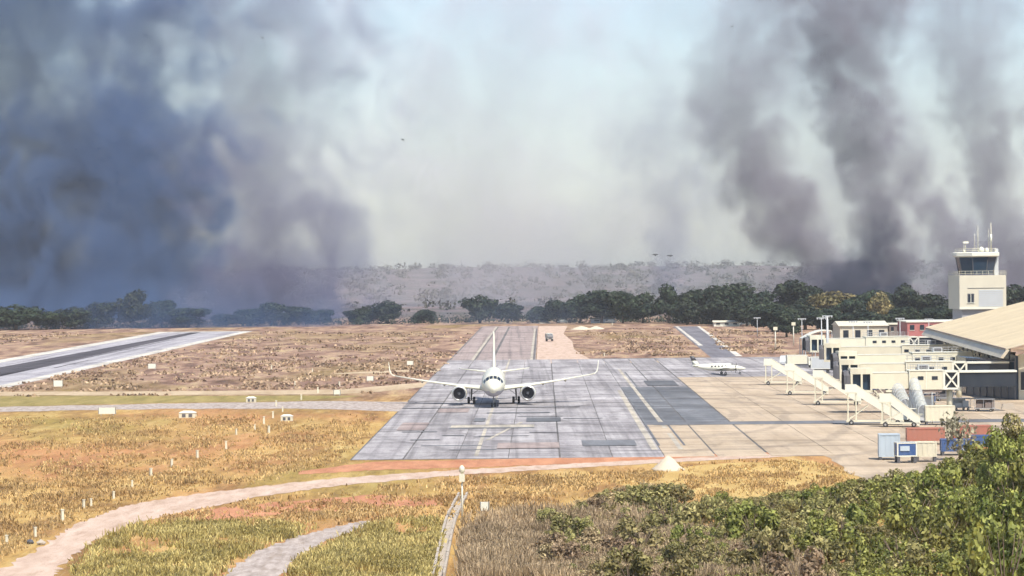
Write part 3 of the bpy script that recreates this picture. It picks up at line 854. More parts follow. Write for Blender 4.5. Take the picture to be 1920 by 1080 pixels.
# low leafy growth that closes the gaps between the shrubs
def thicket_floor():
    rs = np.random.RandomState(44); out = {M_LEAFG: [], M_LEAFY: [], M_LEAFB: []}
    for i in range(1500):
        px = rs.uniform(1080, 1960); oy = outline(px); rise = min(1.0, max(0.0, (px - 1560) / 330.0))
        py = rs.uniform(oy + 18 + 45 * rise, 1130)
        p = G(px, py); s = rs.uniform(0.35, 0.8); h = rs.uniform(0.25, 0.7) + rise * rs.uniform(0, 1.2)
        lob = [(p.x, p.y, h, s * 1.3, s * 1.3, s * 0.8), (p.x + rs.normal() * 0.5, p.y + rs.normal() * 0.6, h * 0.6, s, s, s * 0.6)]
        m = M_LEAFG if px > 1590 + rs.normal() * 60 else (M_LEAFY if px > 1230 + rs.normal() * 70 else M_LEAFB)
        if rs.rand() < 0.06: m = M_LEAFB
        out[m].append(leaf_quads(lob, 60, 0.26, rs, 0.4))
    for m, l in ((M_LEAFG, 'low green growth between the thicket shrubs'), (M_LEAFY, 'low olive growth between the thicket shrubs'), (M_LEAFB, 'low dry brown growth among the scrub')):
        tag(link('ground_cover', quads_mesh('ground_cover', np.concatenate(out[m]), m), None), l, 'ground cover', None, 'stuff')
thicket_floor()

# grass: tall dry stalks and short tufts, each one mass
def vnoise(x, y, seed):
    xi = np.floor(x).astype(int); yi = np.floor(y).astype(int); fx = x - xi; fy = y - yi
    fx = fx * fx * (3 - 2 * fx); fy = fy * fy * (3 - 2 * fy)
    def hsh(i, j):
        return (np.sin(i * 127.1 + j * 311.7 + seed * 74.7) * 43758.5453) % 1.0
    return (hsh(xi, yi) * (1 - fx) + hsh(xi + 1, yi) * fx) * (1 - fy) + (hsh(xi, yi + 1) * (1 - fx) + hsh(xi + 1, yi + 1) * fx) * fy

def inside(px, py, poly):
    r = np.zeros(len(px), bool); n = len(poly)
    for k in range(n):
        (x0, y0), (x1, y1) = poly[k], poly[(k + 1) % n]
        cnd = ((y0 > py) != (y1 > py)) & (px < (x1 - x0) * (py - y0) / (y1 - y0 + 1e-9) + x0)
        r ^= cnd
    return r

def tufts(name, label, n, regions, hgt, m, blades=5, lean=0.35, wid=0.05, seed=1, patchy=0.5):
    """regions: (outline in the picture, share); bare paths are left free, density is patchy and thins out towards the outline"""
    rs = np.random.RandomState(seed); Vs = []
    for (poly, share) in regions:
        k = int(n * share); X = []
        x0 = min(p[0] for p in poly); x1 = max(p[0] for p in poly); y0 = min(p[1] for p in poly); y1 = max(p[1] for p in poly)
        got = 0
        while got < k:
            px = rs.uniform(x0, x1, 4000); py = rs.uniform(y0, y1, 4000)
            jx = px + rs.normal(size=4000) * 14; jy = py + rs.normal(size=4000) * 5
            ok = inside(jx, jy, poly)
            for q in BARE: ok &= ~inside(px + rs.normal(size=4000) * 2, py + rs.normal(size=4000) * 1.2, q)
            den = 0.55 * vnoise(px / 42, py / 11, seed) + 0.3 * vnoise(px / 17, py / 6, seed + 3) + 0.25 * vnoise(px / 130, py / 30, seed + 5)
            ok &= rs.rand(4000) < np.clip((den - 0.22 - 0.25 * patchy) / (0.75 - 0.25 * patchy), 0.03, 1)
            pts = [G(a_, b_) for a_, b_ in zip(px[ok], py[ok])]
            X += [(p.x, p.y) for p in pts]; got += len(pts)
        pts = np.array(X[:k]); N = len(pts)
        big = 0.6 + 0.8 * vnoise(pts[:, 0] / 2.3, pts[:, 1] / 9, seed + 9)
        for bnum in range(blades):
            c = np.c_[pts + rs.normal(size=pts.shape) * 0.16, np.zeros(N)]
            h = hgt * (0.4 + 0.8 * rs.rand(N)) * big
            a = rs.rand(N) * 6.283
            side = np.c_[np.cos(a), np.sin(a) * 0.4, np.zeros(N)] * (wid * (0.6 + rs.rand(N)))[:, None]
            tip = np.c_[rs.normal(size=N) * lean * h, rs.normal(size=N) * lean * h, h]
            Vs.append(np.stack([c - side, c + side, c + tip + side * 0.5, c + tip - side * 0.3], 1))
    o = link(name, quads_mesh(name, np.concatenate(Vs), m), None)
    tag(o, label, 'grass', None, 'stuff')
BARE = [[(-40, 1095), (60, 1036), (140, 985), (230, 950), (330, 932), (480, 913), (640, 896), (880, 880), (1100, 868), (1300, 858), (1545, 848),
         (1545, 853), (1300, 865), (1100, 876), (880, 890), (640, 910), (480, 932), (340, 962), (260, 978), (185, 1010), (130, 1048), (90, 1095)],
        [(405, 1095), (480, 1035), (560, 1005), (640, 985), (690, 975), (700, 985), (670, 995), (610, 1015), (560, 1045), (515, 1095)],
        [(858, 940), (830, 1000), (812, 1095), (834, 1095), (852, 1000), (872, 930)]]
M_STRAW = leaf_mat('straw_blades', (0.38, 0.25, 0.10), (0.62, 0.45, 0.19), scale=0.08)
M_REED = leaf_mat('brown_reed_blades', (0.25, 0.175, 0.105), (0.44, 0.32, 0.20), scale=0.2)
M_OLIVE = leaf_mat('olive_blades', (0.28, 0.22, 0.07), (0.52, 0.42, 0.16), scale=0.15)
tufts('tall_grass', 'tall brown dry grass filling the bottom centre right', 15000, [([(862, 1100), (872, 1010), (900, 975), (1000, 962), (1110, 955), (1250, 975), (1330, 1010), (1480, 1040), (1560, 1100)], 1.0)], 0.95, M_REED, 5, 0.3, 0.05, 3, 0.1)
tufts('dry_grass', 'short straw coloured grass tufts across the foreground', 17000, [([(-40, 790), (300, 785), (700, 778), (640, 860), (560, 884), (300, 925), (140, 975), (-40, 1060)], 0.55),
      ([(300, 965), (640, 925), (900, 898), (1200, 885), (1260, 900), (1100, 925), (1000, 950), (880, 960), (840, 985), (640, 980), (300, 985)], 0.28), ([(1180, 890), (1330, 873), (1500, 864), (1560, 880), (1600, 925), (1180, 940)], 0.17)], 0.30, M_STRAW, 4, 0.4, 0.07, 4, 0.7)
tufts('olive_grass', 'olive yellow grass in the lower left foreground', 13000, [([(130, 1100), (180, 1030), (260, 990), (420, 982), (600, 978), (540, 1010), (420, 1050), (380, 1100)], 0.48), ([(530, 1100), (580, 1045), (690, 990), (840, 975), (830, 1030), (815, 1100)], 0.52)], 0.48, M_OLIVE, 4, 0.4, 0.06, 5, 0.4)

# rough clumps across the middle field, out to the runway and the tree line
def field_clumps():
    rs = np.random.RandomState(21); polys = [[(-30, 745), (690, 738), (820, 700), (885, 625), (500, 622), (0, 728)], [(-30, 650), (230, 622), (20, 625), (-30, 628)], [(1085, 668), (1095, 618), (1255, 615), (1300, 660), (1290, 668)],
             [(1340, 650), (1330, 618), (1470, 625), (1470, 664), (1395, 664)]]
    Vs = []
    for poly, n in zip(polys, (1500, 150, 400, 300)):
        x0 = min(p[0] for p in poly); x1 = max(p[0] for p in poly); y0 = min(p[1] for p in poly); y1 = max(p[1] for p in poly)
        pts = []
        while len(pts) < n:
            px = rs.uniform(x0, x1, 3000); py = rs.uniform(y0, y1, 3000)
            ok = inside(px, py, poly)
            for q in BARE + ROUGH_BARE: ok &= ~inside(px, py, q)
            den = 0.6 * vnoise(px / 60, py / 5, 31) + 0.4 * vnoise(px / 23, py / 3, 33)
            ok &= rs.rand(3000) < np.clip((den - 0.35) * 2.5, 0.02, 1)
            pts += [G(a_, b_) for a_, b_ in zip(px[ok], py[ok])]
        pts = np.array([(p.x, p.y, 0.0) for p in pts[:n]]); N = len(pts)
        for k in range(4):
            c0 = pts + np.c_[rs.normal(size=N) * 0.55, rs.normal(size=N) * 0.8, np.zeros(N)]
            w = 0.16 + 0.22 * rs.rand(N); h = 0.16 + 0.34 * rs.rand(N)
            s = np.c_[w, rs.normal(size=N) * 0.2, np.zeros(N)]
            tp = np.c_[rs.normal(size=N) * 0.15, rs.normal(size=N) * 0.2, h]
            Vs.append(np.stack([c0 - s, c0 + s, c0 + tp + s * 0.45, c0 + tp - s * 0.5], 1))
    o = link('field_clumps', quads_mesh('field_clumps', np.concatenate(Vs), M_CLUMP), None)
    tag(o, 'low brown weed clumps scattered over the middle airfield grass', 'weeds', None, 'stuff')
ROUGH_BARE = [[(-40, 773), (300, 767), (560, 766), (760, 772), (790, 754), (640, 752), (300, 757), (-40, 764)], [(-40, 742), (300, 741), (640, 739), (730, 733), (830, 722), (830, 714), (720, 724), (630, 731), (300, 734), (-40, 735)]]
M_CLUMP = leaf_mat('brown_weed_blades', (0.22, 0.135, 0.095), (0.44, 0.30, 0.20), scale=0.03)
field_clumps()

# ------------------------------------------------------------------ paints
M_CREAM = paint('cream_white_paint', (0.74, 0.72, 0.60), 0.35, 0.15)
M_PLANE = paint('ivory_aircraft_paint', (0.72, 0.69, 0.55), 0.3, 0.35, 0.9)
M_CREAM2 = paint('weathered_cream_panel', (0.66, 0.61, 0.46), 0.55, 0.35)
M_IVORY = paint('ivory_steel', (0.70, 0.66, 0.50), 0.5, 0.3)
M_GREY = paint('grey_steel', (0.36, 0.36, 0.36), 0.5, 0.4)
M_LGREY = paint('light_grey_panel', (0.52, 0.54, 0.54), 0.5, 0.3)
M_DGREY = paint('dark_grey_metal', (0.09, 0.09, 0.10), 0.5, 0.3)
M_BLACK = paint('black_rubber', (0.022, 0.022, 0.024), 0.8, 0.3)
M_GLASS = paint('dark_glass', (0.02, 0.03, 0.045), 0.15, 0.1, spec=0.35)
M_BLUEGL = paint('blue_tinted_glass', (0.022, 0.045, 0.075), 0.25, 0.1, spec=0.25)
M_RED = paint('red_container_paint', (0.40, 0.14, 0.09), 0.6, 0.6)
M_PINK = paint('faded_red_wall', (0.42, 0.14, 0.13), 0.7, 0.3)
M_BLUE = paint('blue_container_paint', (0.045, 0.10, 0.25), 0.45, 0.4)
M_LBLUE = paint('pale_blue_panel', (0.46, 0.53, 0.58), 0.45, 0.25)
M_ORANGE = paint('orange_tarp', (0.60, 0.22, 0.06), 0.6, 0.3)
M_BROWN = paint('brown_cladding', (0.22, 0.17, 0.15), 0.7, 0.4)
M_ALU = paint('bare_metal', (0.55, 0.55, 0.55), 0.3, 0.2, metal=0.8)
M_PILE = paint('heap_of_sand', (0.58, 0.50, 0.38), 0.95, 0.3, 1.5, spec=0.1, bump=0.6)
M_WALL = paint('cream_wall', (0.62, 0.57, 0.44), 0.75, 0.3)
M_CONCW = paint('weathered_concrete', (0.42, 0.36, 0.29), 0.9, 0.5, 1.2)

def wheel(parent, c, r, w, axis='x', hub=True):
    mb = MB(); c = Vector(c); d = Vector((1, 0, 0)) if axis == 'x' else Vector((0, 1, 0))
    mb.tube([c - d * w / 2, c - d * w * 0.35, c + d * w * 0.35, c + d * w / 2], [r * 0.86, r, r, r * 0.86], 12)
    o = obj('wheel', mb, M_BLACK, parent)
    if hub:
        h = MB(); h.tube([c - d * (w / 2 + 0.012), c + d * (w / 2 + 0.012)], [r * 0.45, r * 0.45], 8)
        obj('rim', h, M_ALU, o)
    return o

# ------------------------------------------------------------------ airliner, nose towards the camera (-Y)
FS = [(0.0, 0.06, -0.62), (0.15, 0.38, -0.60), (0.5, 0.74, -0.55), (1.1, 1.08, -0.45), (2.0, 1.42, -0.30), (3.2, 1.72, -0.14), (4.6, 1.91, -0.04), (6.2, 1.975, 0.0),
      (12, 1.975, 0), (20, 1.975, 0), (25.5, 1.975, 0), (28, 1.88, 0.08), (30.5, 1.62, 0.30), (33, 1.2, 0.62), (35.4, 0.72, 0.95), (37.2, 0.26, 1.2)]
ZF = 3.78; Y0 = -17.7
def fus(s, ang, off=0.0):
    for (a, ra, za), (b, rb, zb) in zip(FS[:-1], FS[1:]):
        if a <= s <= b:
            k = (s - a) / (b - a); r = ra + (rb - ra) * k + off; z = za + (zb - za) * k
            return Vector((r * math.cos(ang), Y0 + s, ZF + z + 1.04 * r * math.sin(ang)))
def aero(le, chord, tk, z_, x_, vertical=False):
    out = []
    for (a, h) in ((0, 0), (0.08, 0.45), (0.3, 0.6), (0.65, 0.38), (1, 0.03), (0.65, -0.25), (0.3, -0.4), (0.08, -0.32)):
        if vertical: out.append(Vector((x_ + h * tk * chord * (1 if abs(h) else 1), Y0 + le + a * chord, z_)))
        else: out.append(Vector((x_, Y0 + le + a * chord, z_ + h * tk * chord)))
    return out

def build_airliner():
    base = G(926, 757)
    t = thing('airliner', 'white twin-engine jet airliner with upturned wingtips facing the camera on the taxiway', 'airplane', (base.x, base.y, 0.05), -AX + R(0.7))
    mb = MB()
    mb.loft([[fus(s, 2 * math.pi * k / 28) for k in range(28)] for s, r, z in FS])
    body = obj('fuselage', mb, M_PLANE, t)
    bel = MB()
    A0, A1 = R(208), R(332)
    rows = [[fus(s, A0 + (A1 - A0) * k / 10, 0.012) for k in range(11)] for s, r, z in FS[2:-2]]
    vs = [p for r in rows for p in r]
    bel.add(vs, [(i * 11 + k, i * 11 + k + 1, (i + 1) * 11 + k + 1, (i + 1) * 11 + k) for i in range(len(rows) - 1) for k in range(10)], True)
    obj('belly_shade', bel, paint('grey_belly_shading', (0.40, 0.38, 0.42), 0.4, 0.3), body)  # shading under the fuselage, painted in as a grey patch over the skin
    # cockpit panes
    for (a0, a1, s0, s1) in ((66, 88, 1.75, 2.75), (92, 114, 1.75, 2.75), (40, 63, 1.85, 2.95), (117, 140, 1.85, 2.95), (18, 37, 2.2, 3.2), (143, 162, 2.2, 3.2)):
        w = MB()
        ss = [s0 + (s1 - s0) * i / 3 for i in range(4)]; aa = [R(a0 + (a1 - a0) * i / 3) for i in range(4)]
        vs = [fus(s, a, 0.02) for s in ss for a in aa]
        w.add(vs, [(i * 4 + k, i * 4 + k + 1, i * 4 + k + 5, i * 4 + k + 4) for i in range(3) for k in range(3)], True)
        obj('cockpit_window', w, M_GLASS, t)
    for sgn in (-1, 1):
        w = MB()
        for i in range(34):
            s = 7.2 + i * 0.54
            if 15.2 < s < 16: continue
            a = R(14) if sgn > 0 else R(166)
            da = R(4.2)
            vs = [fus(s - .12, a - da, .015), fus(s + .12, a - da, .015), fus(s + .12, a + da, .015), fus(s - .12, a + da, .015)]
            w.add(vs, [(0, 1, 2, 3)])
        o = obj('cabin_windows', w, M_GLASS, t); o['kind'] = 'stuff'
        d = MB()
        a0, a1 = (R(-18), R(30)) if sgn > 0 else (R(150), R(198))
        vs = [fus(s, a0 + (a1 - a0) * k / 5, 0.01) for s in (5.0, 5.8) for k in range(6)]
        d.add(vs, [(k, k + 1, k + 7, k + 6) for k in range(5)], True)
        obj('door', d, M_LGREY, t)
        # wing, winglet, flap fairings
        W = MB()
        secs = [(1.0, 11.9, 7.2, 0.13, 2.62), (1.95, 12.3, 6.8, 0.13, 2.70), (6.4, 15.0, 4.1, 0.12, 3.18), (11.5, 17.6, 2.8, 0.11, 3.85), (16.9, 20.3, 1.6, 0.10, 4.72)]
        W.loft([aero(le, c, tk, z, sgn * x) for x, le, c, tk, z in secs])
        wg = obj('wing', W, M_PLANE, t)
        W2 = MB()
        w2 = [(16.9, 20.3, 1.6, 4.72, 0), (17.35, 20.6, 1.45, 4.86, 20), (17.66, 20.95, 1.3, 5.2, 55), (17.82, 21.4, 1.1, 5.8, 75), (17.98, 22.3, 0.6, 7.0, 80)]
        rings = []
        for x, le, c, z, tilt in w2:
            rg = []
            for (a, h) in ((0, 0), (0.08, 0.45), (0.3, 0.6), (0.65, 0.38), (1, 0.03), (0.65, -0.25), (0.3, -0.4), (0.08, -0.32)):
                hh = h * 0.15 * c
                rg.append(Vector((sgn * (x - hh * math.sin(R(tilt))), Y0 + le + a * c, z + hh * math.cos(R(tilt)))))
            rings.append(rg)
        W2.loft(rings)
        obj('winglet', W2, M_PLANE, wg)
        for x in (4.6, 8.4, 12.2):
            k = MB(); z = 2.72 + (x - 1.95) * 0.134; le = 17.2 + (x - 4) * 0.26
            k.tube([(sgn * x, Y0 + le, z - 0.25), (sgn * x, Y0 + le + 1.2, z - 0.42), (sgn * x, Y0 + le + 3.0, z - 0.05)], [0.06, 0.24, 0.04], 8)
            obj('flap_fairing', k, M_PLANE, wg)
        # engine
        ex, ez = sgn * 5.75, 2.02
        e = MB()
        prof = [(10.7, 1.02), (10.62, 1.12), (10.75, 1.22), (11.4, 1.31), (12.6, 1.31), (13.8, 1.16), (14.5, 0.98), (14.45, 0.9)]
        e.loft([[Vector((ex + r * math.cos(2 * math.pi * k / 24), Y0 + s, ez + r * math.sin(2 * math.pi * k / 24))) for k in range(24)] for s, r in prof], False)
        en = obj('engine', e, M_PLANE, t)
        lip = MB(); lip.loft([[Vector((ex + r * math.cos(2 * math.pi * k / 24), Y0 + s, ez + r * math.sin(2 * math.pi * k / 24))) for k in range(24)]
                              for s, r in ((10.85, 0.985), (10.64, 1.02), (10.58, 1.10), (10.66, 1.175), (10.85, 1.235))], False)
        obj('intake_lip', lip, M_ALU, en)
        duct = MB(); duct.loft([[Vector((ex + r * math.cos(2 * math.pi * k / 24), Y0 + s, ez + r * math.sin(2 * math.pi * k / 24))) for k in range(24)]
                                for s, r in ((10.86, 0.98), (11.6, 0.97), (11.75, 0.95), (11.76, 0.02))], False)
        obj('intake_duct', duct, M_DGREY, en)
        fan = MB()
        for k in range(18):
            a = 2 * math.pi * k / 18
            p = lambda r, da, dy: Vector((ex + r * math.cos(a + da), Y0 + 11.55 + dy, ez + r * math.sin(a + da)))
            fan.add([p(0.3, 0, 0), p(0.94, 0.0, 0.0), p(0.94, 0.24, 0.16), p(0.3, 0.26, 0.16)], [(0, 1, 2, 3)])
        obj('fan', fan, M_DGREY, en)
        sp = MB(); sp.tube([(ex, Y0 + 11.2, ez), (ex, Y0 + 11.4, ez), (ex, Y0 + 11.7, ez)], [0.03, 0.2, 0.32], 12); obj('spinner', sp, M_GREY, en)
        cone = MB(); cone.tube([(ex, Y0 + 13.6, ez), (ex, Y0 + 14.6, ez), (ex, Y0 + 15.6, ez - 0.05)], [0.7, 0.55, 0.3], 14); obj('exhaust', cone, M_GREY, en)
        py = MB(); py.add([(ex - .18, Y0 + 11.6, ez + 1.2), (ex + .18, Y0 + 11.6, ez + 1.2), (ex + .18, Y0 + 16.8, ez + 1.0), (ex - .18, Y0 + 16.8, ez + 1.0),
                           (ex - .14, Y0 + 12.8, 3.0), (ex + .14, Y0 + 12.8, 3.0), (ex + .14, Y0 + 17.2, 3.1), (ex - .14, Y0 + 17.2, 3.1)],
                          [(3, 2, 1, 0), (4, 5, 6, 7), (0, 1, 5, 4), (1, 2, 6, 5), (2, 3, 7, 6), (3, 0, 4, 7)])
        obj('pylon', py, M_PLANE, en)
        # stabilizer
        H = MB(); H.loft([aero(31.0, 4.0, 0.1, 4.75, sgn * 0.5), aero(32.0, 3.3, 0.1, 4.92, sgn * 2.0), aero(34.5, 1.4, 0.1, 5.38, sgn * 6.2)])
        obj('stabilizer', H, M_PLANE, t)
        # main gear
        gx = sgn * 3.8
        g = MB(); g.tube([(gx, Y0 + 17.7, 0.58), (gx, Y0 + 17.7, 1.6), (gx - sgn * 0.1, Y0 + 17.6, 2.8)], [0.11, 0.15, 0.17], 8)
        g.bar((gx - 0.62, Y0 + 17.7, 0.58), (gx + 0.62, Y0 + 17.7, 0.58), 0.14)
        g.bar((gx - sgn * 1.5, Y0 + 17.6, 2.6), (gx, Y0 + 17.7, 1.5), 0.1)
        mg = obj('main_gear', g, M_GREY, t)
        gd = MB(); gd.box((gx + sgn * 0.32, Y0 + 17.7, 1.9), (0.05, 0.9, 1.5)); obj('gear_door', gd, M_LGREY, mg)
        for q in (-0.46, 0.46): wheel(mg, (gx + q, Y0 + 17.7, 0.58), 0.58, 0.42)
    F = MB()
    F.loft([aero(28.6, 7.0, 0.08, 5.2, 0, True), aero(30.0, 5.8, 0.09, 6.2, 0, True), aero(33.4, 3.6, 0.09, 9.6, 0, True), aero(35.2, 2.3, 0.09, 11.76, 0, True)])
    obj('tail_fin', F, M_PLANE, t)
    g = MB(); g.tube([(0, Y0 + 5.07, 0.38), (0, Y0 + 5.0, 1.2), (0, Y0 + 5.2, 2.1)], [0.08, 0.11, 0.12], 8); g.bar((-.36, Y0 + 5.07, .38), (.36, Y0 + 5.07, .38), .1)
    g.bar((0, Y0 + 5.1, 1.2), (0, Y0 + 6.4, 2.0), 0.09)
    ng = obj('nose_gear', g, M_GREY, t)
    for q in (-0.26, 0.26): wheel(ng, (q, Y0 + 5.07, 0.38), 0.38, 0.22)
    for sgn in (-1, 1):
        gd = MB(); gd.box((sgn * 0.42, Y0 + 4.6, 1.72), (0.04, 1.6, 0.55)); obj('gear_door', gd, M_LGREY, ng)
    an = MB(); an.box((0, Y0 + 9.5, ZF + 2.2), (0.06, 0.4, 0.35)); obj('antenna', an, M_PLANE, t)
build_airliner()

# ------------------------------------------------------------------ small twin turboprop, nose to the right (+X)
def build_small_plane():
    p = G(1348, 703)
    t = thing('small_airplane', 'small white propeller airplane parked on the far apron with a dark tail tip', 'airplane', (p.x, p.y, 0.05), R(6))
    st = [(-5.7, 0.05, 1.95), (-5.3, 0.22, 1.9), (-4.0, 0.45, 1.75), (-2.4, 0.68, 1.62), (-0.8, 0.82, 1.58), (1.2, 0.84, 1.58), (2.4, 0.78, 1.55), (3.3, 0.62, 1.42), (4.4, 0.46, 1.32), (5.3, 0.27, 1.25), (5.7, 0.08, 1.22)]
    mb = MB(); mb.loft([[Vector((x, r * 0.95 * math.cos(2 * math.pi * k / 16), z + r * math.sin(2 * math.pi * k / 16))) for k in range(16)] for x, r, z in st])
    obj('fuselage', mb, M_CREAM, t)
    for sgn in (-1, 1):
        w = MB(); rings = []
        for (y, x, c, z) in ((0.4, 1.6, 2.2, 1.15), (3.0, 1.5, 1.9, 1.3), (8.0, 0.9, 1.0, 1.75)):
            rings.append([Vector((x - a * c, sgn * y, z + h * 0.14 * c)) for a, h in ((0, 0), (.1, .45), (.35, .6), (.7, .35), (1, .03), (.6, -.3), (.2, -.35))])
        w.loft(rings); obj('wing', w, M_CREAM, t)
        n = MB(); n.tube([(3.1, sgn * 2.5, 1.45), (2.7, sgn * 2.5, 1.5), (1.2, sgn * 2.5, 1.5), (-0.9, sgn * 2.5, 1.35)], [0.24, 0.40, 0.42, 0.08], 12)
        en = obj('engine', n, M_CREAM, t)
        i = MB(); i.box((2.9, sgn * 2.5, 1.2), (0.5, 0.4, 0.28)); obj('air_intake', i, M_BLACK, en)
        i = MB(); i.box((1.35, sgn * 2.5, 1.88), (0.7, 0.5, 0.16)); obj('exhaust_stack', i, M_BLACK, en)
        pr = MB()
        for k in range(4):
            a = k * math.pi / 2 + 0.5
            pr.bar((3.16, sgn * 2.5, 1.45), (3.16, sgn * 2.5 + 1.15 * math.cos(a), 1.45 + 1.15 * math.sin(a)), 0.06, 0.17)
        obj('propeller', pr, M_BLACK, en)
        s = MB(); s.loft([[Vector((-4.4 - a * c - dx, sgn * y, 2.0 + h * 0.1 * c)) for a, h in ((0, 0), (.3, .6), (1, 0), (.3, -.5))] for y, c, dx in ((0.2, 1.2, 0), (2.4, 0.7, 0.5))])
        obj('stabilizer', s, M_CREAM, t)
        wd = MB()
        for k in range(5):
            x = -1.6 + k * 0.72
            wd.box((x, sgn * 0.785, 1.86), (0.36, 0.03, 0.3))
        o = obj('cabin_windows', wd, M_GLASS, t); o['kind'] = 'stuff'
        g = MB(); g.tube([(1.0, sgn * 2.5, 0.3), (1.0, sgn * 2.5, 1.3)], [0.05, 0.07], 6); mg = obj('main_gear', g, M_GREY, t)
        wheel(mg, (1.0, sgn * 2.5, 0.3), 0.3, 0.2, 'y')
        cw = MB(); cw.add([(2.55, sgn * 0.62, 1.85), (3.35, sgn * 0.45, 1.72), (3.3, sgn * 0.30, 2.0), (2.5, sgn * 0.5, 2.2)], [(0, 1, 2, 3)])
        cw.add([(v[0], v[1] - sgn * 0.1, v[2] - 0.05) for v in cw.v[:4]], [(3, 2, 1, 0)])
        obj('windscreen', cw, M_GLASS, t)
    f = MB(); f.loft([[Vector((-3.9 - a * c - dx, h * 0.12 * c, z)) for a, h in ((0, 0), (.3, .5), (1, 0), (.3, -.5))] for z, c, dx in ((1.9, 1.6, 0.0), (3.0, 1.2, 0.75))])
    obj('tail_fin', f, M_CREAM, t)
    f = MB(); f.loft([[Vector((-3.9 - a * c - dx, h * 0.12 * c, z)) for a, h in ((0, 0), (.3, .5), (1, 0), (.3, -.5))] for z, c, dx in ((3.0, 1.2, 0.75), (4.0, 0.9, 1.4))])
    o = obj('tail_tip', f, M_DGREY, t); o['label'] = 'dark top of the tail fin'
    g = MB(); g.tube([(4.5, 0, 0.25), (4.4, 0, 1.1)], [0.05, 0.06], 6); ng = obj('nose_gear', g, M_GREY, t); wheel(ng, (4.5, 0, 0.25), 0.25, 0.16, 'y')
build_small_plane()

